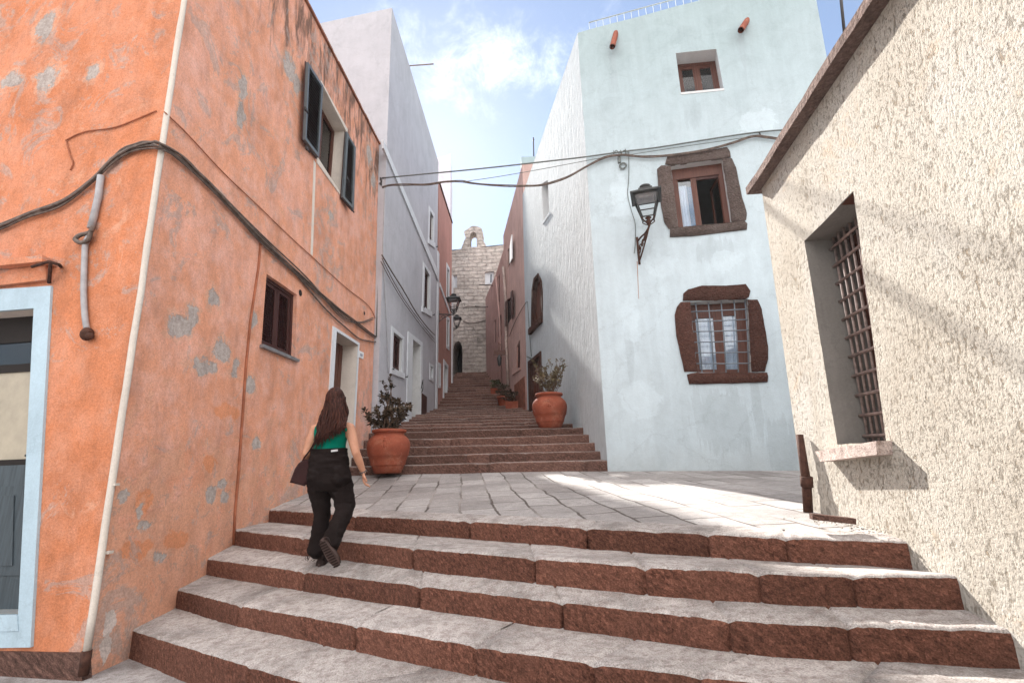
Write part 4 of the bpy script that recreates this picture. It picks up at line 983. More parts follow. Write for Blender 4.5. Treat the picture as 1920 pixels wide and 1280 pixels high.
# ------------------------------------------------------------------ brick red house and white tower house, up the left side
house = thing('red_house', 'narrow brick red house with white door surround up the alley', 'house', (-3, 18, 3))
pr0 = PR.at(823, 400); rf = lambda z, yy: V((pr0.x + GD.x * yy, pr0.y + yy, z))
L_ = 3.25; zt1 = PR.at(826, 352).z; zt2 = PR.at(847, 450).z
rw = [[(838, 500), (841.5, 508), (841, 560), (837.5, 556)], [(838, 598), (841.5, 601), (841, 650), (837.5, 646)], [(822.8, 685), (825, 687), (825, 722), (822.6, 722)]]
rq = [px4(PR, l) for l in rw]; rdq = px4(PR, [(832.5, 682), (838, 690), (837, 742), (831.5, 746)])
bm = BM(); facade(bm, PR, [rf(2.2, 0), rf(zt1, 0), rf(zt1, L_), rf(2.6, L_)], rq + [rdq], mi=0, mir=1, deps=[.1, .1, .1, .2])
fb = V((-5, 0, 0)); face(bm, [rf(zt1, 0), rf(zt1, L_), rf(zt1, L_) + fb, rf(zt1, 0) + fb], 0, V((0, 0, 1))); face(bm, [rf(2.2, L_), rf(zt1, L_), rf(zt1, L_) + fb, rf(2.2, L_) + fb], 0, V((0, 1, 0))); face(bm, [rf(2.2, 0), rf(zt1, 0), rf(zt1, 0) + fb, rf(2.2, 0) + fb], 0, V((0, -1, 0)))
obj('wall', bm, [MT['red'], MT['reveal']], house); n = PR.n
for quad, so_ in zip(rq[:2], ([(837, 492), (842.5, 503), (842, 566), (836.7, 560)], [(837, 592), (842.5, 596), (842, 657), (836.7, 652)])):
    w = win_simple(house, PR, quad, .04, MT['brown'], surround=px4(PR, so_), slats=10)
bm = BM(); ringquads(bm, px4(PR, [(821.8, 679), (826, 682), (826, 727), (821.6, 727)]), rq[2], n, -.01, .02); w = obj('small_window', bm, MT['white'], house); bm = BM(); face(bm, [p - n * .09 for p in rq[2]]); obj('pane', bm, MT['bluewhite'], w)
bm = BM(); ringquads(bm, px4(PR, [(831, 673), (839.5, 685), (838.5, 743), (830, 750)]), rdq, n, -.01, .03); d = obj('door', bm, MT['white'], house); bm = BM(); face(bm, [p - n * .18 for p in rdq]); obj('door_leaf', bm, MT['bluewhite'], d)
bm = BM(); slab(bm, px4(PR, [(824, 530), (824, 537), (842, 588), (842, 581)]), n, -.01, .03); obj('string_course', bm, MT['white'], house)
bm = BM(); slab(bm, [rf(zt1 - 2.5, L_) , rf(zt1 - 2.5, L_ + .2), rf(3.2, L_ + .2), rf(3.2, L_)], n, -.1, .05); obj('white_pilaster', bm, MT['white'], house)
bm = BM(); slab(bm, [rf(zt1 + .06, -.0), rf(zt1 + .06, L_), rf(zt1, L_), rf(zt1, 0)], n, -.2, .04); obj('cornice', bm, MT['rust'], house)
house = thing('lavender_tower_house', 'tall lavender white house rising behind the brick red house', 'house', (-4, 22, 4))
a = PTW.at(845, 288); b = PTW.at(838, 291); c_ = PTW.at(780, 306)
bm = BM(); A = [V((a.x, 21, 3.5)), a, b, c_, V((c_.x, 21, 3.5))]
facade(bm, PTW, A, [], mi=0); rt = [V((a.x, 21, 3.5)), a, a + V((-.3, 3.2, 0)), V((a.x - .3, 24.2, 3.5))]; face(bm, rt, 0, V((1, 0, 0))); face(bm, [a, b, c_, c_ + V((0, 3.2, 0)), a + V((-.3, 3.2, 0))], 0, V((0, 0, 1))); face(bm, [V((c_.x, 21, 3.5)), c_, c_ + V((0, 3.2, 0)), V((c_.x, 24.2, 3.5))], 0, V((-1, 0, 0))); face(bm, [V((c_.x, 24.2, 3.5)), c_ + V((0, 3.2, 0)), a + V((-.3, 3.2, 0)), V((a.x - .3, 24.2, 3.5))], 0, V((0, 1, 0)))
obj('wall', bm, MT['lav'], house)

# ------------------------------------------------------------------ old stone wall with bell gable
house = thing('stone_castle_wall', 'old stone wall with an arched passage closing the top of the stairway', 'wall', (-1.5, 23.2, 5))
arch = [(849, 702), (849, 660), (851, 648), (855, 641), (860, 639), (864, 642), (866.5, 650), (867, 660), (867, 702)]
arch = px4(PC, arch)
w1 = px4(PC, [(848, 517), (857, 516), (857, 539), (848, 540)]); w2 = px4(PC, [(909, 510), (926, 508), (925, 532), (909, 533)])
tl = PC.at(700, 484); tr = PC.at(1080, 444); bl, br_ = V(tl), V(tr); bl.z = br_.z = 4.6
bm = BM(); top = wobble_loop([tl, tr, br_, bl], PC, .10, .3, 1.2, skip=(1, 2, 3))
facade(bm, PC, top, [arch, w1, w2], mi=0, mir=0, deps=[1.6, .25, .25])
fb = V((0, 2.2, 0)); face(bm, [tl, tr, tr + fb, tl + fb], 0, V((0, 0, 1))); face(bm, [tl + fb, tr + fb, br_ + fb, bl + fb], 0, V((0, 1, 0))); face(bm, [tr, br_, br_ + fb, tr + fb], 0, V((1, 0, 0))); face(bm, [tl, bl, bl + fb, tl + fb], 0, V((-1, 0, 0)))
obj('wall', bm, MT['castle'], house)
bm = BM(); face(bm, [p - PC.n * 1.58 for p in arch]); obj('passage_dark', bm, MT['dark'], house)  # dark sheet across the passage stands in for its unlit depth
for quad, col in ((w1, MT['red']), (w2, MT['white'])):
    bm = BM(); q = Q([p - PC.n * .12 for p in quad]); ringframe(bm, q, .10, PC.n, -.05, 0); bar(bm, q, .42, .58, .06, .94, PC.n, -.05, .0); w = obj('window', bm, MT['white'], house); bm = BM(); bar(bm, q, .1, .42, .06, .94, PC.n, -.05, -.02); obj('pane', bm, col, w)
    bm = BM(); bar(bm, q, .58, .92, .06, .94, PC.n, -.05, -.02); obj('pane', bm, MT['grille'], w)
# bell gable
gl = [(862, 478), (864, 468), (871, 449), (873, 447), (869.5, 434), (874, 431), (880, 427), (884, 424), (890, 423.5), (897, 425), (903, 428), (905.5, 436), (902.5, 445), (907, 452), (911, 459), (914, 466), (915, 476)]
go = [(881, 470), (881, 442), (882.5, 437), (887, 434), (891.5, 436), (893.5, 442), (894, 470)]
bm = BM(); GO = px4(PC, gl, -.25); GI = px4(PC, go, -.25); facade(bm, PC, GO, [GI], mi=0, mir=0, rdep=.7)
GB = [p - PC.n * .7 for p in GO]
for i in range(len(GO)):
    j = (i + 1) % len(GO); c_ = sum(GO, V()) / len(GO); face(bm, [GO[i], GO[j], GB[j], GB[i]], 0, (GO[i] + GO[j]) / 2 - c_)
facade(bm, PC, GB, [[p - PC.n * .7 for p in GI]], mi=0, rdep=.001)
obj('bell_gable', bm, MT['castle'], house)
bm = BM(); tube(bm, crom([PC.at(x, y, .06) for x, y in ((868, 578), (880, 574), (905, 577), (916, 575))], 5), .02, 5); tag(obj('wall_cable', bm, MT['cable']), 'cable across the middle of the old stone wall', 'cable')
bm = BM(); tube(bm, crom([PC.at(x, y, .06) for x, y in ((868, 602), (885, 606), (912, 600))], 5), .02, 5); tag(obj('wall_cable', bm, MT['cable']), 'lower slack cable across the old stone wall above the arch', 'cable')

# ------------------------------------------------------------------ pink and mauve houses on the right of the alley
house = thing('pink_house', 'dusty pink house with dark shutters between the pale blue house and the mauve house', 'house', (0, 16.5, 3))
n = PK.n
kn_t = PK.at(981, 303); kf_t = PK.at(942, 446); zk = (kn_t.z + kf_t.z) / 2
KA, KB = V((K0.x, K0.y, 0)), V((K1.x, K1.y, 0)); kd = (K2 - K0).normalized()
kz = lambda p, z: V((p.x, p.y, z))
kw = [[(969, 650), (975, 636), (975, 690), (968, 697)], [(949.5, 564), (958, 556), (958, 598), (949.5, 611)], [(951.5, 470), (956, 460), (956, 495), (951, 508)]]
kq = [px4(PK, l) for l in kw]
bm = BM(); facade(bm, PK, wobble_loop([kz(KA, kn_t.z), kz(KB, kf_t.z), kz(KB, 3.0), kz(KA, 2.4)], PK, .05, .3, 1, skip=(1, 2, 3)), kq, mi=0, mir=0, rdep=.16)
fb = V((7, .4, 0)); a, b = kz(KA, kn_t.z), kz(KB, kf_t.z); face(bm, [a, b, b + fb, a + fb], 0, V((0, 0, 1))); face(bm, [b, kz(KB, 3), kz(KB, 3) + fb, b + fb], 0, V((0, 1, 0))); face(bm, [a, kz(KA, 2), kz(KA, 2) + fb, a + fb], 0, V((0, -1, 0)))
obj('wall', bm, MT['pink'], house)
for k, quad in enumerate(kq): win_simple(house, PK, quad, .05, MT['brown'], slats=12)
for nm, l in (('open_shutter', [(958, 548), (961, 544), (961, 590), (958.5, 597)]), ('open_shutter', [(946, 570), (949.3, 564), (949.3, 611), (946.5, 614)]), ('open_shutter', [(956.5, 462), (960, 440), (960.5, 485), (956.5, 494)])):
    x0, y0 = l[0]; bm = BM(); qd = [PK.at(*l[0], .04), PK.at(*l[1], .12), PK.at(*l[2], .12), PK.at(*l[3], .04)]; slab(bm, qd, n, -.02, .02); obj(nm, bm, MT['white'] if y0 < 470 else MT['brown'], house)
bm = BM(); slab(bm, px4(PK, [(962, 690), (977, 694 - 5), (977, 693), (962, 703)]), n, -.02, .05); obj('sill', bm, MT['pink'], house)
bm = BM(); slab(bm, px4(PK, [(965, 722), (984, 705), (986, 770), (966, 765)]), n, -.01, .02); obj('plinth', bm, simple('red brown skirting paint', (.26, .10, .065), .9, .2, .25, 6, .4), house)
bm = BM(); tube(bm, [PK.at(x, y, .07) for x, y in ((943.5, 500), (948, 560), (949, 640), (953, 728))], .05, 8)
tag(obj('drainpipe', bm, MT['sill']), 'pale drainpipe down the front of the dusty pink house', 'drainpipe')
cable('wall_cable', 'thin wire climbing the dusty pink wall beside the pale blue house', [PK.at(x, y, .04) for x, y in [(955, 630), (965, 605), (978, 580), (987, 566)]], .012, MT['cable'])
bm = BM(); tube(bm, [PS.at(x, y, .03) for x, y in ((989, 565), (991, 600), (994, 640), (996, 668))], .012, 5); tube(bm, [PS.at(988, 668, .03), PS.at(997, 672, .1)], .02, 5); tag(obj('wall_cable', bm, MT['cable_g']), 'thin wire and hook at the far edge of the pale blue side wall', 'cable')
house = thing('mauve_house', 'farthest mauve house on the right ending against the old stone wall', 'house', (-.8, 20.5, 4))
mn, mf = PK.at(943, 470), PK.at(916, 548)
mw = [[(934, 520), (937, 514), (937, 565), (934, 569)], [(936, 600 - 5), (940, 590), (940, 628), (936, 632)], [(927, 602), (930, 598), (930, 640), (927, 643)]]
mq = [px4(PK, l) for l in mw]; KC = V((K2.x, K2.y, 0)); KB2 = KB + kd * .01
bm = BM(); top = [kz(KB2, mn.z), kz(lerp(KB2, KC, .4), mn.z - .4), kz(KC, mf.z)]
facade(bm, PK, top + [kz(KC, 4.2), kz(KB2, 3.0)], mq[:1] + mq[2:], mi=0, mir=0, rdep=.14)
face(bm, [top[0], top[1], top[1] + fb, top[0] + fb], 0, V((0, 0, 1))); face(bm, [top[1], top[2], top[2] + fb, top[1] + fb], 0, V((0, 0, 1))); face(bm, [top[2], kz(KC, 4.2), kz(KC, 4.2) + fb, top[2] + fb], 0, V((0, 1, 0)))
obj('wall', bm, MT['mauve'], house)
for quad in (mq[0], mq[2]): win_simple(house, PK, quad, .04, MT['brown'], slats=8)
bm = BM(); slab(bm, mq[1], n, -.01, .03); obj('shutter', bm, MT['brown'], house)
bm = BM(); tube(bm, [PK.at(930, 480 + 40, .05), PK.at(937, 600, .05), PK.at(939, 715, .05)], .04, 7); obj('rain_pipe', bm, MT['mauve'], house)
bm = BM(); tube(bm, [PK.at(924, 535), PK.at(924, 535) + n * .6], .02, 5); tube(bm, [PK.at(915, 575), PK.at(915, 575) + n * .6], .02, 5); obj('wall_bracket', bm, MT['iron'], house)
# hanging wooden sign with lantern
p = PK.at(936, 662, .0); sg = thing('hanging_sign', 'cross shaped wooden sign bracket with small lantern on the mauve wall', 'sign', p)
bm = BM(); c_ = PK.at(937, 661, .35); box(bm, c_, (.42, .05, .16)); box(bm, c_ + V((-.02, 0, .22)), (.05, .05, .3)); tube(bm, [c_ + V((0, 0, .3)), PK.at(941, 645, 0)], .015, 5); obj('bracket_board', bm, MT['winwood'], sg)
bm = BM(); tube(bm, [c_ + V((-.02, 0, -.08)), c_ + V((-.02, 0, -.2)), c_ + V((-.02, 0, -.45)), c_ + V((-.02, 0, -.5))], [.02, .09, .06, .02], 6); obj('lantern', bm, MT['lampiron'], sg)
# aqua parapet house behind the pale blue one, with antenna
house = thing('aqua_house', 'small aqua parapet house peeping over the pale blue side wall', 'house', (1.5, 17, 5))
a = atY(977, 294, 15.3); b = atY(1012, 291, 15.3)
bm = BM(); hexa(bm, [V((a.x, 15.3, 6)), V((b.x + 2, 15.3, 6)), V((b.x + 2, 15.3, a.z)), V((a.x, 15.3, a.z)), V((a.x, 19, 6)), V((b.x + 2, 19, 6)), V((b.x + 2, 19, a.z)), V((a.x, 19, a.z))]); obj('wall', bm, MT['teal'], house)
bm = BM(); c_ = atY(1011, 284, 16.0); hexa(bm, [V((c_.x - .1, 15.9, a.z)), V((c_.x + 1, 15.9, a.z)), V((c_.x + 1, 15.9, a.z + .3)), V((c_.x - .1, 15.9, a.z + .3)), V((c_.x - .1, 17, a.z)), V((c_.x + 1, 17, a.z)), V((c_.x + 1, 17, a.z + .3)), V((c_.x - .1, 17, a.z + .3))]); obj('chimney', bm, MT['teal'], house)
bm = BM(); tube(bm, [atY(1001, 296, 15.8), atY(1000, 258, 15.8)], .022, 6); tube(bm, [atY(998.5, 262, 15.8), atY(1002, 262, 15.8)], .02, 5); obj('antenna', bm, MT['iron'], house)
# ------------------------------------------------------------------ wall lanterns
def lantern(label, c, wall_pt, n, u, s=1.0, tail=None, style=0, tilt=None):
    "square tapered lantern standing on a wrought iron bracket; c = foot of the lantern"
    t = thing('wall_lantern', label, 'street lamp', wall_pt, 'wrought iron lanterns on the house walls')
    z = V((0, 0, 1)); B = lambda a, b, h: c + (u * a + n * b + z * h) * s
    bm = BM()
    for a, b in ((-1, -1), (1, -1), (1, 1), (-1, 1)):
        tube(bm, [B(a * .095, b * .095, 0), B(a * .20, b * .20, .40)], .013 * s, 5)
    for h, r in ((0, .095), (.40, .20), (.11, .124)):
        P = [B(-r, -r, h), B(r, -r, h), B(r, r, h), B(-r, r, h)]
        for i in range(4): tube(bm, [P[i], P[(i + 1) % 4]], .012 * s, 5)
    obj('cage', bm, MT['lampiron'], t)
    bm = BM()
    def frus(h0, r0, h1, r1):
        hexa(bm, [B(-r0, -r0, h0), B(r0, -r0, h0), B(r1, -r1, h1), B(-r1, -r1, h1), B(-r0, r0, h0), B(r0, r0, h0), B(r1, r1, h1), B(-r1, r1, h1)])
    frus(.41, .262, .435, .262); frus(.436, .25, .53, .11); frus(.531, .12, .55, .12)
    tube(bm, [B(0, 0, .55), B(0, 0, .60), B(0, 0, .605), B(0, 0, .625), B(0, 0, .65), B(0, 0, .67)], [.085 * s, .085 * s, .10 * s, .10 * s, .05 * s, .02 * s], 12)
    obj('lamp_roof', bm, MT['lampiron'], t)
    bm = BM(); 
    for i in range(4):
        k = [(-1, -1), (1, -1), (1, 1), (-1, 1)]; a, b = k[i], k[(i + 1) % 4]
        face(bm, [B(a[0] * .09, a[1] * .09, .01), B(b[0] * .09, b[1] * .09, .01), B(b[0] * .19, b[1] * .19, .39), B(a[0] * .19, a[1] * .19, .39)])
    obj('glass', bm, MT['glass_l'], t)
    bm = BM(); frus(.385, .175, .40, .175); frus(.355, .11, .384, .14); obj('reflector', bm, MT['conduit'], t)
    bm = BM(); w = V(wall_pt); e = c - z * (.0 * s)
    tube(bm, [c + z * -.16 * s, c + z * -.08 * s, c + z * -.02 * s, c + z * .005 * s], [.02 * s, .045 * s, .03 * s, .06 * s], 8)
    for a, b in ((-1, -1), (1, -1), (1, 1), (-1, 1)):
        tube(bm, crom([c - z * .13 * s, B(a * .05, b * .05, -.09), B(a * .10, b * .10, -.03), B(a * .095, b * .095, 0)], 4), .010 * s, 5)
    if style == 0:      # long raking bracket with scroll work
        k0 = c - z * .16 * s; lo = w - z * .30 * s
        up = crom([w + z * .10 * s, lerp(w, k0, .35) + z * .06 * s, lerp(w, k0, .7) + z * .0 * s, k0], 6); tube(bm, up, .017 * s, 6)
        tube(bm, crom([lo, lerp(lo, k0, .3) - z * .02 * s, lerp(lo, k0, .65) - z * .02 * s, k0], 6), .015 * s, 6)
        tube(bm, [w + z * .18 * s + n * .01, lo - z * .06 * s + n * .01], .022 * s, 6)
        for f, r in ((.16, .085), (.40, .06), (.62, .04)):
            m_ = lerp(lerp(w, lo, .45), k0, f); d = (k0 - lerp(w, lo, .5)).normalized()
            tube(bm, [m_ + (d * math.cos(q * .55) + z * math.sin(q * .55)) * r * s * (1 - q * .045) for q in range(18)], .010 * s, 5)
            tube(bm, [m_ + d * r * s * 1.6 + (d * math.cos(-q * .6) + z * math.sin(-q * .6)) * r * .55 * s for q in range(11)], .009 * s, 5)
    else:               # level arm with a stay
        k0 = c - z * .16 * s
        h = V((w.x, w.y, k0.z)); tube(bm, [h, k0], .022 * s, 6); tube(bm, [h + z * .14 * s, h - z * .32 * s], .022 * s, 6)
        tube(bm, crom([h - z * .28 * s, lerp(h, k0, .35) - z * .14 * s, lerp(h, k0, .75) - z * .02 * s, k0], 6), .016 * s, 5)
        m_ = lerp(h, k0, .3) - z * .10 * s; d = (k0 - h).normalized()
        tube(bm, [m_ + (d * math.cos(q * .6) + z * math.sin(q * .6)) * .07 * s * (1 - q * .04) for q in range(14)], .010 * s, 5)
    obj('bracket', bm, MT['rust'] if style == 0 else MT['lampiron'], t)
    return t
lantern('old square lantern on a raking scrolled bracket on the pale blue front wall', PT.at(1215.5, 409, .55), PT.at(1196, 462), PT.n, PT.u, 1.02, style=0)
lantern('lantern on a level iron arm at the far corner of the grey house', atY(850.5, 582, 17.55), V((PG.at(821, 592).x, 17.45, atY(850, 586, 17.5).z)), PG.n, PG.u, 1.0, style=1)
lantern('smallest far lantern hanging before the old stone wall on the red house side', atY(856.5, 611, 21.2), V((-2.62, 21.0, atY(850, 611, 21).z)), PG.n, PG.u, .80, style=1)
# ------------------------------------------------------------------ overhead cables across the alley
OA = PB.at(716, 334, .09); OB = PT.at(1164, 286, .07); PO = Pl(OA, OB, OA + V((0, 0, 2)))
go_ = 'cables crossing the alley'
l1 = [(716, 334), (800, 326), (880, 318.5), (960, 310), (1040, 301), (1100, 294), (1163, 285)]
r1 = [(1178, 283), (1230, 277), (1300, 266), (1370, 255), (1430, 247), (1480, 243), (1560, 236)]
cable('overhead_cable', 'taut upper cable crossing the alley from the orange house to the pale blue wall', [PO.at(x, y) for x, y in l1] + [PT.at(x, y, .05) for x, y in r1], .017, MT['cable_g'], go_)
l2 = [(717, 352), (735, 348), (765, 347), (800, 347), (835, 342), (865, 341), (890, 345), (940, 349), (985, 349.5), (1020, 347), (1060, 335), (1100, 313), (1135, 296), (1163, 292)]
r2 = [(1185, 293), (1210, 295), (1250, 293), (1310, 285), (1370, 270), (1413, 257), (1440, 259), (1480, 264), (1560, 268)]
bundle('overhead_cable', 'slack lower cable bundle sagging across the alley under the taut one', [PO.at(x, y) for x, y in l2] + [PT.at(x, y, .06) for x, y in r2], [(0, V((0, 0, 0))), (.02, V((.0, -.01, 0)))], .015, MT['cable'], go_, wob=.012)
cable('overhead_cable', 'thinnest wire crossing the alley between the two thicker cables', [PO.at(x, y) for x, y in [(868, 341), (930, 332), (1000, 320), (1070, 307), (1135, 295)]] + [PT.at(x, y, .06) for x, y in [(1175, 291), (1260, 278), (1330, 268), (1412, 256)]], .007, MT['cable_g'], go_)
bm = BM()
for x, y in ((1151, 287), (1164, 286), (1173, 284)):
    p = PT.at(x, y, .05); tube(bm, [p + V((0, 0, .05)) - PT.n * .05, p + V((0, 0, .05)), p - V((0, 0, .05))], .011, 5)
tube(bm, crom([PT.at(1150, 289, .06), PT.at(1156, 282, .09), PT.at(1163, 290, .06), PT.at(1170, 282, .09), PT.at(1178, 286, .05)], 5), .009, 5)
tag(obj('cable_clamp', bm, MT['cable_g']), 'knotted wire clamp where the cables meet the pale blue wall', 'clamp')
bm = BM(); p = PT.at(1425, 252, .05); tube(bm, [p + V((0, 0, .06)) - PT.n * .05, p + V((0, 0, .06)), p - V((0, 0, .05))], .012, 5); tag(obj('cable_clamp', bm, MT['iron']), 'small iron hook holding the cables near the cream eave', 'clamp')

# ------------------------------------------------------------------ terracotta pots with plants
def leafmat(name, c, c2):
    m = M(name, .6, .35); oi = m.noise(9, 3, .6); m.col(m.ramp(oi, (.35, c), (.65, c2)))
    m.b.inputs['Subsurface Weight'].default_value = 0; return m.m
LEAF1 = leafmat('dark wine green leaf', (.030, .026, .017), (.12, .08, .05)); LEAF2 = leafmat('dry olive leaf', (.10, .085, .040), (.20, .15, .085)); STEM = simple('brown stem', (.13, .085, .06), .9, .2, .3, 20)
LEAF3 = leafmat('green far leaf', (.05, .07, .025), (.11, .10, .05)); FLW = simple('white petals', (.75, .73, .70), .8)
def leaf(bm, p, d, L, w, mi=0, roll=None):
    d = d.normalized(); sx = d.cross(roll or V((random.uniform(-1, 1), random.uniform(-1, 1), random.uniform(-.3, 1)))); 
    if sx.length < 1e-4: sx = d.orthogonal()
    sx.normalize(); up = sx.cross(d)
    pts = [p, p + d * L * .35 + sx * w - up * w * .25, p + d * L * .75 + sx * w * .75 - up * L * .03, p + d * L - up * L * .12, p + d * L * .75 - sx * w * .75 - up * L * .03, p + d * L * .35 - sx * w - up * w * .25]
    c = bm.verts.new(p + d * L * .5 + up * w * .18); vs = [bm.verts.new(q) for q in pts]
    for i in range(6):
        f = bm.faces.new((vs[i], vs[(i + 1) % 6], c)); f.smooth = True; f.material_index = mi
PROF = [(0, 0), (.20, 0), (.225, .015), (.262, .10), (.272, .125), (.284, .13), (.286, .145), (.30, .20), (.325, .275), (.335, .285), (.338, .30), (.352, .36), (.365, .43), (.36, .50), (.335, .56), (.29, .61), (.255, .632), (.247, .655), (.258, .668), (.285, .678), (.292, .70), (.288, .722), (.262, .73), (.245, .72), (.24, .66), (.0, .65)]
def make_pot(parent, c, face_dir):
    bm = BM(); lathe(bm, c, PROF[1:-1], 40, 0, .02); pot = obj('pot', bm, MT['terra'], parent)
    bm = BM(); lathe(bm, c, [(.242, .665), (.15, .675), (.03, .67)], 20, 0, .1); obj('soil', bm, MT['soil'], parent)
    # moulded relief on the shoulder
    bm = BM(); f = V(face_dir).normalized(); r = f.cross(V((0, 0, 1))); o = V(c) + V((0, 0, .47)) + f * .350
    for a, h, rx, rz in ((0, .05, .035, .045), (-.05, .045, .03, .03), (.05, .045, .03, .03), (0, -.02, .028, .05), (-.035, -.035, .02, .03), (.035, -.035, .02, .03), (-.07, .075, .022, .02), (.07, .075, .022, .02), (0, .095, .03, .02)):
        ell(bm, o + r * a + V((0, 0, h)) - f * (abs(a) * .25 + max(0, h) * .28), (rx, .028, rz), 9, 6, 0, Matrix.Rotation(math.atan2(-f.x, f.y), 3, 'Z'))
    obj('relief', bm, MT['terra'], pot)
    return pot
pl1c = atY(727, 884, 8.75); pl1c.z = 1.435
pp1 = thing('potted_plant', 'large round terracotta pot with dark bushy succulent beside the orange house', 'potted plant', pl1c, 'big terracotta pots flanking the stairway')
make_pot(pp1, pl1c, (.05, -1, 0))
def bush(parent, c, tips, leafm, L, w, per, r0=.012, spread=.12, twig=5, stem_leaves=4):
    bs, bl = BM(), BM()
    for tp in tips:
        b0 = c + V((random.uniform(-.13, .13), random.uniform(-.13, .13), .67)); tp = c + V(tp)
        mid = lerp(b0, tp, .5) + V((random.uniform(-.06, .06), random.uniform(-.06, .06), -.02)); path = crom([b0, mid, tp], 6)
        tube(bs, path, [lerp(r0, r0 * .45, i / (len(path) - 1)) for i in range(len(path))], 5)
        ends = [(tp, (tp - mid).normalized())]
        for k in range(twig):
            s_ = random.choice(path[4:]); dd = ((tp - b0).normalized() + V((random.gauss(0, .7), random.gauss(0, .7), random.uniform(-.1, .6)))).normalized(); e = s_ + dd * random.uniform(.5, 1.3) * spread
            tube(bs, [s_, lerp(s_, e, .5) + V((0, 0, -.01)), e], r0 * .4, 4); ends.append((e, dd))
        for e, dd in ends:
            for q in range(per):
                a = random.uniform(0, 6.28); o = dd.orthogonal().normalized(); o.rotate(Matrix.Rotation(a, 3, dd)); d2 = (dd * random.uniform(-.1, .9) + o * random.uniform(.4, 1.0)).normalized()
                leaf(bl, e - dd * random.uniform(0, .07), d2, L * random.uniform(.6, 1.15), w * random.uniform(.7, 1.2), 0, dd)
        for q in range(stem_leaves):
            s_ = random.choice(path[4:]); leaf(bl, s_, V((random.gauss(0, 1), random.gauss(0, 1), random.uniform(-.2, .8))), L * .8, w)
    obj('stems', bs, STEM, parent); return obj('foliage', bl, leafm, parent)
random.seed(11)
tips = [(-.02, 0, 1.58), (-.10, .05, 1.48), (.04, -.05, 1.50), (-.17, 0, 1.32), (-.08, -.1, 1.28), (.08, .06, 1.26), (.16, -.02, 1.22), (.27, 0, 1.16), (.36, .04, 1.18), (.33, -.08, 1.06), (-.26, .04, 1.12), (-.20, -.1, 1.04), (-.36, -.02, .98), (-.42, .05, 1.00), (-.32, -.08, .90), (.20, -.1, 1.00), (.06, -.15, 1.06), (-.06, -.14, .98), (.12, .12, 1.1), (-.1, .14, 1.12), (.24, .1, .96), (.0, 0, 1.2)]
bush(pp1, pl1c, tips, LEAF1, .085, .018, 11, .013, .11, 4, 3)
pl2c = atY(1032, 802, 10.45); pl2c.z = 2.245
pp2 = thing('potted_plant', 'terracotta pot with thin dry twiggy plant beside the pale blue side wall', 'potted plant', pl2c, 'big terracotta pots flanking the stairway')
make_pot(pp2, pl2c, (-.1, -1, 0))
tips = [(random.uniform(-.28, .36), random.uniform(-.25, .25), random.uniform(1.0, 1.42)) for _ in range(34)] + [(.36, 0, 1.45), (.30, .05, 1.5), (-.27, 0, 1.36), (.2, 0, 1.46)]
bush(pp2, pl2c, tips, LEAF2, .05, .014, 7, .007, .12, 4, 3)
# small planters farther up on the right
def small_plant(name, label, c, s, lm, box_=False, fl=False):
    t = thing(name, label, 'potted plant', c, 'small plants along the right side of the stairs')
    bm = BM()
    if box_:
        hexa(bm, [c + V(p) * s for p in ((-.3, -.2, 0), (.3, -.2, 0), (.33, -.22, .42), (-.33, -.22, .42), (-.3, .2, 0), (.3, .2, 0), (.33, .22, .42), (-.33, .22, .42))]); obj('planter', bm, MT['eave'] if fl else MT['terra'], t)
    else:
        lathe(bm, c, [(a * s, b * s) for a, b in ((.2, 0), (.27, .34), (.3, .35), (.3, .42), (.26, .42), (.1, .40))], 18); obj('pot', bm, MT['terra'], t)
    bs, bl = BM(), BM()
    for k in range(26):
        e = c + V((random.gauss(0, .2), random.gauss(0, .15), random.uniform(.5, .95))) * s; tube(bs, [c + V((0, 0, .38 * s)), lerp(c, e, .6) + V((0, 0, .1 * s)), e], .008, 4)
        for q in range(8): leaf(bl, e, V((random.gauss(0, 1), random.gauss(0, 1), random.uniform(-.4, 1))), .09, .028, 0)
    obj('stems', bs, STEM, t); obj('foliage', bl, lm, t)
    if fl:
        bm = BM()
        for k in range(9): ell(bm, c + V((random.gauss(.1, .12), -.15 + random.gauss(0, .1), random.uniform(.75, 1.0))) * s, (.045, .045, .03), 6, 4)
        obj('flowers', bm, FLW, t)
def stair_z(Y):
    z = 1.4
    for y, zz in ST:
        if y <= Y - .2: z = zz
    return z
for nm, lab, Y, dx, s, lm, bx, fl in (('planter', 'long terracotta planter with low green plant on the upper right steps', 19.2, .26, .62, LEAF3, True, False), ('pot_plant', 'dark leafy bush in a small pot below the terracotta planter', 17.6, .32, .8, LEAF1, False, False), ('stone_planter', 'lowest stone trough with leafy plant beside the pink wall', 16.5, .28, .66, LEAF1, True, False)):
    small_plant(nm, lab, V((xr(Y) - dx, Y, stair_z(Y))), s, lm, bx, fl)

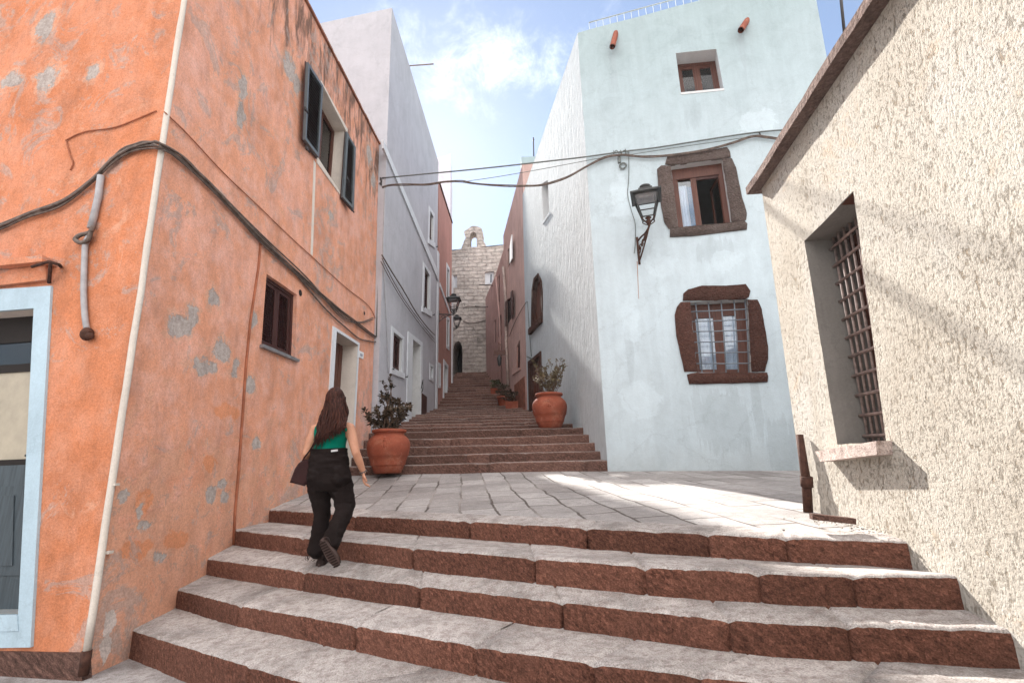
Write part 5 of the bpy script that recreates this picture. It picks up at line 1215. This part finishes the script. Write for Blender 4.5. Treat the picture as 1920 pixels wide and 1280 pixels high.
# ------------------------------------------------------------------ the woman climbing the steps
def remesh(o, vox, smooth_it=6, fac=.5):
    md = o.modifiers.new('r', 'REMESH'); md.mode = 'VOXEL'; md.voxel_size = vox; md.use_smooth_shade = True
    ms = o.modifiers.new('s', 'SMOOTH'); ms.iterations = smooth_it; ms.factor = fac
    bpy.context.view_layer.update(); dg = bpy.context.evaluated_depsgraph_get()
    me = bpy.data.meshes.new_from_object(o.evaluated_get(dg)); o.modifiers.clear(); old = o.data; o.data = me; bpy.data.meshes.remove(old)
    if not me.materials and o.get('_m'): pass
    for p in me.polygons: p.use_smooth = True
    return o
def limb(bm, pts, rs, seg=12, n=5):
    pts = [V(p) for p in pts]; c = []; rr = []
    for i in range(len(pts) - 1):
        for k in range(n):
            t = k / n; c.append(lerp(pts[i], pts[i + 1], t)); rr.append(lerp(rs[i], rs[i + 1], t))
    c.append(pts[-1]); rr.append(rs[-1]); tube(bm, c, rr, seg)
    ell(bm, pts[0], (rs[0],) * 3, seg, 8); ell(bm, pts[-1], (rs[-1],) * 3, seg, 8)
    for p, r in zip(pts[1:-1], rs[1:-1]): ell(bm, p, (r,) * 3, seg, 8)
SKIN = M('tanned skin', .5, .35); SKIN.col(SKIN.ramp(SKIN.noise(12, 4, .6), (.3, (.42, .20, .125)), (.7, (.52, .27, .175)))); SKIN.b.inputs['Subsurface Weight'].default_value = .08; SKIN.b.inputs['Subsurface Radius'].default_value = (.02, .008, .004); SKIN = SKIN.m
def clothmat(name, c, sc, bs, rough=.9):
    m = M(name, rough, .08); c = V(c); m.col(m.ramp(m.noise(5, 5, .6), (.3, tuple(c * .75)), (.7, tuple(c * 1.2)))); m.bump(m.math('ADD', m.noise(sc, 4, .6, dist=1.0), m.math('MULTIPLY', m.noise(260, 2, .5), .1)), bs, .02); return m.m
GREEN = clothmat('emerald ribbed cotton', (.0, .125, .085), 14, .4); BLACK = clothmat('black denim', (.013, .009, .0085), 11, .55); BAGM = clothmat('dark wine leather', (.03, .012, .012), 40, .2, .45); SHOE = clothmat('brown black leather', (.028, .018, .016), 60, .2, .5); SOLE = clothmat('worn rubber sole', (.085, .058, .052), 60, .5, .8)
HAIR = M('dark auburn hair', .55, .1); hn = HAIR.noise(1.0, 3, .6, vec=HAIR.scaled(HAIR.O, 90, 90, 5)); HAIR.col(HAIR.ramp(hn, (.3, (.014, .006, .005)), (.55, (.042, .016, .012)), (.8, (.12, .045, .03)))); HAIR = HAIR.m
YW = 4.6
W_ = lambda x, y, d=0.0: atY(x, y, YW + d)
wo = W_(600, 1068); woman = thing('person', 'woman seen from behind climbing the steps in green top and black flared trousers', 'person', V((wo.x, wo.y, wo.z)))
hc = W_(629, 750)
bm = BM()
ell(bm, hc, (.074, .094, .108), 16, 12); ell(bm, hc + V((.004, .035, -.05)), (.055, .062, .065), 14, 10)          # skull and jaw
ell(bm, hc + V((.005, .10, -.03)), (.012, .018, .022), 8, 6)                                                          # nose
for sx in (-1, 1):
    ell(bm, hc + V((sx * .075, .005, -.02)), (.010, .022, .032), 8, 6)                                               # ears
ell(bm, hc + V((.005, .088, -.072)), (.024, .014, .008), 8, 5)                                                        # lips
nb = W_(624, 795); limb(bm, [hc + V((0, -.005, -.06)), nb], [.052, .056])
shL, shR = W_(592, 805), W_(655, 803)
limb(bm, [shL, lerp(shL, shR, .5) + V((0, 0, .02)), shR], [.050, .074, .052])
ell(bm, W_(624, 814), (.135, .085, .10), 16, 10); ell(bm, W_(620, 830), (.128, .085, .12), 16, 10); ell(bm, W_(617, 850), (.125, .088, .10), 16, 10)
elR, wrR = W_(667.5, 849, -.03), W_(681, 884, .05); limb(bm, [shR, lerp(shR, elR, .45) + V((.004, 0, 0)), elR, lerp(elR, wrR, .35), wrR], [.050, .045, .037, .037, .025])
elL, wrL = W_(575, 850, -.02), W_(579, 882, .16); limb(bm, [shL, lerp(shL, elL, .45) + V((-.004, 0, 0)), elL, lerp(elL, wrL, .35), wrL], [.048, .044, .037, .036, .025])
def hand(bm, wr, d, side, curl):
    "palm, four unequal fingers and a thumb, relaxed and half curled"
    d = V(d).normalized(); s = V(side).normalized(); p = d.cross(s).normalized()          # s: across the knuckles, p: palm side
    pc = wr + d * .045
    ell(bm, pc, (.001, .001, .001), 4, 3)
    for a in (-.026, -.009, .009, .026):
        limb(bm, [wr + s * a * .5, wr + d * .085 + s * a], [.014, .0115], 8, 3)
    for a, L in ((-.028, .062), (-.010, .074), (.009, .070), (.027, .055)):
        k = wr + d * .085 + s * a; q = k + (d * math.cos(curl) + p * math.sin(curl)) * L * .5; e = q + (d * math.cos(curl * 2.2) + p * math.sin(curl * 2.2)) * L * .5
        limb(bm, [k, q, e], [.0098, .009, .0075], 8, 3)
    k = wr + d * .025 - s * .022; q = k + (d * .7 - s * .75 + p * .35).normalized() * .04; e = q + (d * .95 - s * .15 + p * .35).normalized() * .032
    limb(bm, [k, q, e], [.0125, .0105, .0085], 8, 3)
hand(bm, wrR, (wrR - elR).normalized() * .3 + V((.0, .12, -1)) * .9, (-.25, .9, .1), .45)
hand(bm, wrL, (.05, .5, -.8), (.3, .9, .2), .6)
body = obj('body', bm, SKIN, woman); body.data.materials.clear(); remesh(body, .0055, 4, .4); body.data.materials.append(SKIN)
def loftrings(bm, rings, seg=28, cap=True):
    rs = []
    for (c, rx, ry) in rings: rs.append([bm.verts.new(V(c) + V((rx * math.cos(2 * math.pi * k / seg), ry * math.sin(2 * math.pi * k / seg), 0))) for k in range(seg)])
    for i in range(len(rs) - 1):
        for k in range(seg):
            f = bm.faces.new((rs[i][k], rs[i][(k + 1) % seg], rs[i + 1][(k + 1) % seg], rs[i + 1][k])); f.smooth = True
    if cap: bm.faces.new(rs[0][::-1]); bm.faces.new(rs[-1])
# green top
bm = BM()
loftrings(bm, [(W_(617, 853), .150, .108), (W_(617.5, 845), .147, .105), (W_(618, 835), .143, .102), (W_(619.5, 825), .146, .102), (W_(621, 815), .150, .104), (W_(622, 808), .146, .100), (W_(622.5, 803), .138, .094)], 30)
for x0, x1, x2 in ((598, 603, 607), (648, 645, 642)):
    limb(bm, [W_(x0, 806, -.07), W_(x1, 795, -.072), W_(x2, 787, -.03), W_(x2, 787, .03), W_(x1, 798, .08)], [.016] * 5, 8, 3)
limb(bm, [W_(594, 815, -.03), W_(594, 804, -.03), W_(599, 796, -.05)], [.028, .026, .018], 10)
top = obj('top', bm, GREEN, woman); top.data.materials.clear(); remesh(top, .006, 3, .4); top.data.materials.append(GREEN)
# trousers
bm = BM()
loftrings(bm, [(W_(617, 843), .152, .112), (W_(617, 852), .160, .120), (W_(616.5, 864), .178, .132), (W_(616, 878), .188, .138), (W_(616.5, 893), .194, .142), (W_(618, 908), .194, .136), (W_(619, 920), .17, .115)], 28)
ell(bm, W_(597, 893, -.05), (.098, .10, .11), 14, 10); ell(bm, W_(637, 891, -.05), (.100, .105, .11), 14, 10)
limb(bm, [W_(597, 900), W_(601, 930, .02), W_(605, 960, .04), W_(601, 990, .03), W_(597, 1010, .02), W_(595, 1028, .01)], [.108, .090, .075, .069, .073, .080], 16, 5)
limb(bm, [W_(636, 900), W_(642, 925, .01), W_(648, 950, .0), W_(640, 972, -.10), W_(629, 996, -.20), W_(619, 1018, -.29)], [.112, .098, .083, .077, .074, .078], 16, 5)
tro = obj('trousers', bm, BLACK, woman); tro.data.materials.clear(); remesh(tro, .008, 4, .4)
for v in tro.data.vertices:          # cloth creases behind knees and seat
    q = v.co; a = noise.noise(V((q.x * 7, q.y * 7, q.z * 16))) * .010 + noise.noise(V((q.x * 16 + q.z * 14, q.y * 16, q.z * 34))) * .007
    v.co = q + v.normal * a
tro.data.materials.append(BLACK)
bm = BM(); c_ = W_(617, 845)
pts = [c_ + V((.156 * math.cos(a * .2094), .116 * math.sin(a * .2094), .004 * math.sin(a * .5))) for a in range(31)]
for i in range(30):
    a, b = pts[i], pts[i + 1]; o1 = (a - c_).normalized() * .006; o2 = (b - c_).normalized() * .006; z = V((0, 0, .018))
    hexa(bm, [a + o1 - z, b + o2 - z, b + o2 + z, a + o1 + z, a - o1 - z, b - o2 - z, b - o2 + z, a - o1 + z])
obj('belt', bm, BLACK, woman)
bm = BM(); p = W_(627, 844.5, -.118); box(bm, p, (.055, .012, .016), 0, Matrix.Rotation(-.12, 3, 'Y') @ Matrix.Rotation(.15, 3, 'Z')); obj('belt_label', bm, simple('woven label', (.45, .45, .46), .7), woman)
bm = BM()
for k in range(18):
    a = k * .349 ; p = W_(594, 1040) + V((.078 * math.cos(a), .078 * math.sin(a), .01)); tube(bm, [p, p + V((random.uniform(-.02, .012), random.uniform(-.01, .01), -.03)), p + V((random.uniform(-.045, .02), random.uniform(-.02, .01), random.uniform(-.035, -.055)))], .0022, 3)
obj('frayed_hem', bm, BLACK, woman)
# shoes
def shoe(name, heel, fwd, up):
    "heel: back end of the sole; fwd, up: unit vectors of the foot"
    f = V(fwd).normalized(); u = V(up); u = (u - f * u.dot(f)).normalized(); s = f.cross(u)
    t = BM(); out = []
    for k in range(28):
        a = 2 * math.pi * k / 28; x = math.cos(a) * .128 + .128; w = (.036 + .013 * (x / .256)) * (1 - .10 * math.cos(2 * a)); w = w * (1.0 - .16 * math.exp(-((x - .10) / .05) ** 2)); out.append((x, math.sin(a) * w))
    def P(x, y, z): return V(heel) + f * x + s * y + u * z
    lo = [t.verts.new(P(x, y, 0)) for x, y in out]; hi = [t.verts.new(P(x, y, .03 + .012 * (x < .09))) for x, y in out]
    t.faces.new(lo); t.faces.new(hi[::-1])
    for k in range(28): t.faces.new((lo[k], lo[(k + 1) % 28], hi[(k + 1) % 28], hi[k]))
    for x0 in [.02 + .024 * i for i in range(10)]:
        pass
    bmesh.ops.recalc_face_normals(t, faces=t.faces[:]); root = obj(name, t, SOLE, woman)
    b = BM(); prev = None
    for x, w, h in ((.006, .030, .055), (.03, .040, .085), (.07, .041, .092), (.11, .040, .075), (.16, .045, .055), (.21, .043, .044), (.245, .026, .034)):
        ring = [b.verts.new(P(x, math.cos(math.pi * k / 10) * w, .026 + math.sin(math.pi * k / 10) * (h - .022))) for k in range(11)]
        if prev:
            for k in range(10):
                fc = b.faces.new((prev[k], prev[k + 1], ring[k + 1], ring[k])); fc.smooth = True
        else: b.faces.new(ring)
        prev = ring
    b.faces.new(prev[::-1]); bmesh.ops.recalc_face_normals(b, faces=b.faces[:]); obj('shoe_upper', b, SHOE, root)
    b = BM(); limb(b, [P(.055, 0, .06), P(.045, 0, .13)], [.036, .040], 10, 2); obj('ankle_cuff', b, SHOE, root)
    b = BM()
    for i in range(11): slab(b, [P(.018 + .022 * i, -.03, 0), P(.030 + .022 * i, -.03, 0), P(.030 + .022 * i, .03, 0), P(.018 + .022 * i, .03, 0)], u, -.003, .002)
    obj('tread', b, SHOE, root)
hl = W_(597, 1069, -.02); hl.z = .648
shoe('shoe', hl, (.05, 1, .03), (0, 0, 1))
shoe('shoe', W_(601, 1013, -.40), (.13, .10, -.235), (.12, .95, .40))
# hair: a cap and many tapering locks falling to the left
bm = BM(); ell(bm, hc + V((0, -.012, .012)), (.084, .098, .108), 18, 12); random.seed(5)
def lock(root, mid, low, tip, r):
    path = crom([root, mid, low, tip], 7); n_ = len(path); ph = random.uniform(0, 6.28); am = random.uniform(.003, .010)
    path = [p + V((math.sin(ph + i * .62) * am * min(1, i / 8), math.cos(ph + i * .55) * am * .6 * min(1, i / 8), 0)) for i, p in enumerate(path)]
    tube(bm, path, [r * (.75 + .5 * math.sin(math.pi * i / n_)) * (1 if i < n_ * .7 else max(.08, (n_ - i) / (n_ * .3))) for i in range(n_)], 5)
for k in range(420):
    th = random.uniform(-1.25, 1.25); ph = random.uniform(.1, 1.25)      # around the back of the skull
    side = math.sin(th)
    root = hc + V((.080 * math.sin(th) * math.sin(ph), -.092 * math.cos(th) * math.sin(ph) - .005, .112 * math.cos(ph) + .008))
    m1 = W_(627 + side * 21 + random.uniform(-2, 2), 772, -.118 * math.cos(th) - .01 + random.uniform(-.01, .01))
    f = (side + 1) / 2
    lx = lerp(600, 647, f) + random.uniform(-4, 4) - 2; ly = lerp(806, 795, f) + random.uniform(-5, 5)
    m2 = W_(lx, ly, -.112 - random.uniform(0, .025))
    tl = lerp(838, 806, f ** .7) + random.uniform(-16, 8); tx = lerp(600, 648, f ** 1.15) - 3 + random.uniform(-7, 7)
    if random.random() < .55: tx -= (tl - 806) * .25
    lock(root, m1, m2, W_(tx, tl, -.115 - random.uniform(0, .03)), random.uniform(.003, .0085))
for k in range(60):
    s_ = random.choice((-1, 1)); root = hc + V((s_ * random.uniform(.05, .078), random.uniform(-.03, .05), random.uniform(.0, .06)))
    lock(root, W_(629 + s_ * random.uniform(17, 23), 768, random.uniform(-.06, .03)), W_(624 + s_ * 24, 787, random.uniform(-.09, .02)), W_(620 + s_ * random.uniform(20, 27), random.uniform(800, 822) if s_ < 0 else random.uniform(788, 800), random.uniform(-.11, -.06)), random.uniform(.005, .008))
obj('hair', bm, HAIR, woman)
bm = BM(); d = (wrR - elR).normalized(); a = d.orthogonal().normalized(); b = d.cross(a)
wp = wrR - d * .006
tube(bm, [wp + (a * math.cos(k * .42) + b * math.sin(k * .42)) * .029 for k in range(16)], .0045, 5)
for k in range(9): ell(bm, wp + d * .008 + (a * math.cos(k * .7) + b * math.sin(k * .7)) * .030, (.005,) * 3, 6, 5)
obj('bracelet', bm, simple('dark beads', (.09, .075, .07), .35, .6), woman)
bm = BM()
for sx in (-1, 1): ell(bm, hc + V((sx * .028 + .004, .086, .0)), (.011, .008, .007), 8, 6)
obj('eyes', bm, MT['white_gloss'], woman)
# handbag at her left hip
bagc = W_(560, 905, -.02); bag = thing('handbag', 'small dark wine leather handbag hanging at the left hip of the woman', 'handbag', bagc)
bm = BM(); out = [(543, 904), (553, 878), (560, 868), (572, 860), (581, 862), (583, 880), (579, 904), (571, 911), (556, 907)]
fr = [W_(x, y, -.06) for x, y in out]; bk_ = [W_(x, y, .03) for x, y in out]; cf = sum(fr, V()) / len(fr)
fi = [lerp(p, cf, .16) + V((0, -.018, 0)) for p in fr]; vs = [[bm.verts.new(p) for p in L] for L in (bk_, fr, fi)]
for a in range(2):
    for k in range(len(out)): f = bm.faces.new((vs[a][k], vs[a][(k + 1) % len(out)], vs[a + 1][(k + 1) % len(out)], vs[a + 1][k]))
bm.faces.new(vs[2]); bm.faces.new(vs[0][::-1]); bmesh.ops.recalc_face_normals(bm, faces=bm.faces[:]); obj('bag_body', bm, BAGM, bag)
bm = BM(); st_ = crom([W_(566, 866, -.05), W_(571, 857, -.07), W_(580, 845, -.10), W_(588, 832, -.10), W_(593, 818, -.08), W_(596, 803, -.05), W_(598, 792, 0), W_(600, 796, .06)], 5)
for p, q_ in zip(st_, st_[1:]): 
    tube(bm, [p, q_], .007, 5, caps=True)
obj('strap', bm, BAGM, bag)
bm = BM(); tube(bm, [W_(566, 867, -.05) + V((.014 * math.cos(k * .6), 0, .014 * math.sin(k * .6))) for k in range(12)], .004, 5); obj('ring', bm, MT['conduit'], bag)
bm = BM(); a0, a1 = V((-60, -50, -1.1)), V((60, 70, 17.5))
hexa(bm, [V((a0.x, a0.y, a0.z)), V((a1.x, a0.y, a0.z)), V((a1.x, a0.y, a1.z)), V((a0.x, a0.y, a1.z)), V((a0.x, a1.y, a0.z)), V((a1.x, a1.y, a0.z)), V((a1.x, a1.y, a1.z)), V((a0.x, a1.y, a1.z))])
hm = bpy.data.materials.new('thin sunlit haze'); hm.use_nodes = True; ht = hm.node_tree; ht.nodes.remove(ht.nodes['Principled BSDF'])
pv = ht.nodes.new('ShaderNodeVolumePrincipled'); pv.inputs['Density'].default_value = .0012; pv.inputs['Color'].default_value = (.97, .97, .98, 1); pv.inputs['Anisotropy'].default_value = .2
ht.links.new(pv.outputs[0], [n for n in ht.nodes if n.type == 'OUTPUT_MATERIAL'][0].inputs['Volume'])
tag(obj('haze', bm, hm), kind='stuff')
# ------------------------------------------------------------------ light, sky, camera
sd = V((-.22, 1, .75)).normalized()
sun = bpy.data.lights.new('sun', 'SUN'); sun.energy = 5.0; sun.angle = math.radians(.9); sun.color = (1, .95, .88)
so = bpy.data.objects.new('sun', sun); COL.objects.link(so); so.rotation_euler = sd.to_track_quat('Z', 'Y').to_euler(); so.location = (-10, 40, 40)
W = bpy.data.worlds.new('World'); SC.world = W; W.use_nodes = True; t = W.node_tree
bg = t.nodes['Background']; sky = t.nodes.new('ShaderNodeTexSky'); sky.sky_type = 'NISHITA'; sky.sun_disc = False
sky.sun_elevation = math.asin(sd.z); sky.sun_rotation = math.atan2(sd.x, sd.y); sky.air_density = 1.0; sky.dust_density = .17; sky.ozone_density = 1.5
bg.inputs[1].default_value = .065
tc = t.nodes.new('ShaderNodeTexCoord'); mp = t.nodes.new('ShaderNodeMapping'); mp.inputs['Scale'].default_value = (3.0, 3.0, 8.0); t.links.new(tc.outputs['Generated'], mp.inputs[0])
nz = t.nodes.new('ShaderNodeTexNoise'); nz.inputs['Scale'].default_value = 1.6; nz.inputs['Detail'].default_value = 9; nz.inputs['Roughness'].default_value = .62; nz.inputs['Distortion'].default_value = .4; t.links.new(mp.outputs[0], nz.inputs[0])
rp = t.nodes.new('ShaderNodeValToRGB'); rp.color_ramp.elements[0].position = .50; rp.color_ramp.elements[1].position = .72; t.links.new(nz.outputs[0], rp.inputs[0])
d0 = rd(905, 118).normalized()
sp_ = t.nodes.new('ShaderNodeSeparateXYZ'); t.links.new(tc.outputs['Generated'], sp_.inputs[0])
def mrange(sock, a, b, lo=0.0, hi=1.0):
    n = t.nodes.new('ShaderNodeMapRange'); n.interpolation_type = 'SMOOTHSTEP'; t.links.new(sock, n.inputs[0])
    for i, v in enumerate((a, b, lo, hi)): n.inputs[i + 1].default_value = v
    return n.outputs[0]
def mth(op, a, b=0.0):
    n = t.nodes.new('ShaderNodeMath'); n.operation = op; n.use_clamp = True
    for i, v in enumerate((a, b)):
        if isinstance(v, float): n.inputs[i].default_value = v
        else: t.links.new(v, n.inputs[i])
    return n.outputs[0]
# a wispy band of cloud over the alley
n2 = t.nodes.new('ShaderNodeTexNoise'); n2.inputs['Scale'].default_value = 15; n2.inputs['Detail'].default_value = 12; n2.inputs['Roughness'].default_value = .68; n2.inputs['Distortion'].default_value = .3; t.links.new(tc.outputs['Generated'], n2.inputs[0])
ng = t.nodes.new('ShaderNodeVectorMath'); ng.operation = 'SUBTRACT'; t.links.new(tc.outputs['Generated'], ng.inputs[0]); ng.inputs[1].default_value = d0
nl = t.nodes.new('ShaderNodeVectorMath'); nl.operation = 'MULTIPLY'; t.links.new(ng.outputs[0], nl.inputs[0]); nl.inputs[1].default_value = (2.4, 3.0, 9.0)
nn_ = t.nodes.new('ShaderNodeVectorMath'); nn_.operation = 'LENGTH'; t.links.new(nl.outputs[0], nn_.inputs[0])
band = mrange(nn_.outputs['Value'], 0.0, 1.25, 1.0, 0.0)
wf = mrange(mth('ADD', mth('MULTIPLY', band, .30), mth('MULTIPLY', n2.outputs[0], .80)), .55, .92)
wf = mth('MULTIPLY', wf, mth('MULTIPLY', band, .8))
veil = t.nodes.new('ShaderNodeMix'); veil.data_type = 'RGBA'; veil.inputs[0].default_value = .05; t.links.new(sky.outputs[0], veil.inputs[6]); veil.inputs[7].default_value = (11, 11.6, 12.4, 1)
m2 = t.nodes.new('ShaderNodeMix'); m2.data_type = 'RGBA'; t.links.new(wf, m2.inputs[0]); t.links.new(veil.outputs[2], m2.inputs[6]); m2.inputs[7].default_value = (9.5, 10, 10.8, 1)
# added bright cloud, unseen behind the camera, to fill the shaded walls
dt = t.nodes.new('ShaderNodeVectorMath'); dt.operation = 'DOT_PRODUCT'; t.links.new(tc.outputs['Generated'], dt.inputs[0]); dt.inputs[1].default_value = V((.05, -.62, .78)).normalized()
fill_bank = mrange(dt.outputs['Value'], .22, .80)
fill_bank = mth('MULTIPLY', fill_bank, mrange(nz.outputs[0], .30, .55))
m3 = t.nodes.new('ShaderNodeMix'); m3.data_type = 'RGBA'; t.links.new(fill_bank, m3.inputs[0]); t.links.new(m2.outputs[2], m3.inputs[6]); m3.inputs[7].default_value = (17.5, 16.6, 16.0, 1)
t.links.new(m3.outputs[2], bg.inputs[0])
cam = bpy.data.cameras.new('camera'); co = bpy.data.objects.new('camera', cam); COL.objects.link(co); SC.camera = co
cam.sensor_fit = 'HORIZONTAL'; cam.sensor_width = 36; cam.lens = 36 * F / 1920; cam.clip_start = .05; cam.clip_end = 2000
# camera axes from the same survey model
c, s = math.cos(ROL), math.sin(ROL); cp, sp = math.cos(PIT), math.sin(PIT)
fw = V((0, cp, sp)); r0 = V((1, 0, 0)); u0 = V((0, -sp, cp))
ri = r0 * c - u0 * s; up = r0 * s + u0 * c
mt = Matrix(((ri.x, up.x, -fw.x, EYE.x), (ri.y, up.y, -fw.y, EYE.y), (ri.z, up.z, -fw.z, EYE.z), (0, 0, 0, 1)))
co.matrix_world = mt
SC.view_settings.view_transform = 'Standard'; SC.view_settings.look = 'None'; SC.view_settings.exposure = 1.55; SC.view_settings.gamma = 1
SC.cycles.max_bounces = 8; SC.cycles.diffuse_bounces = 5; SC.cycles.glossy_bounces = 3; SC.cycles.transparent_max_bounces = 10
SC.cycles.use_denoising = True
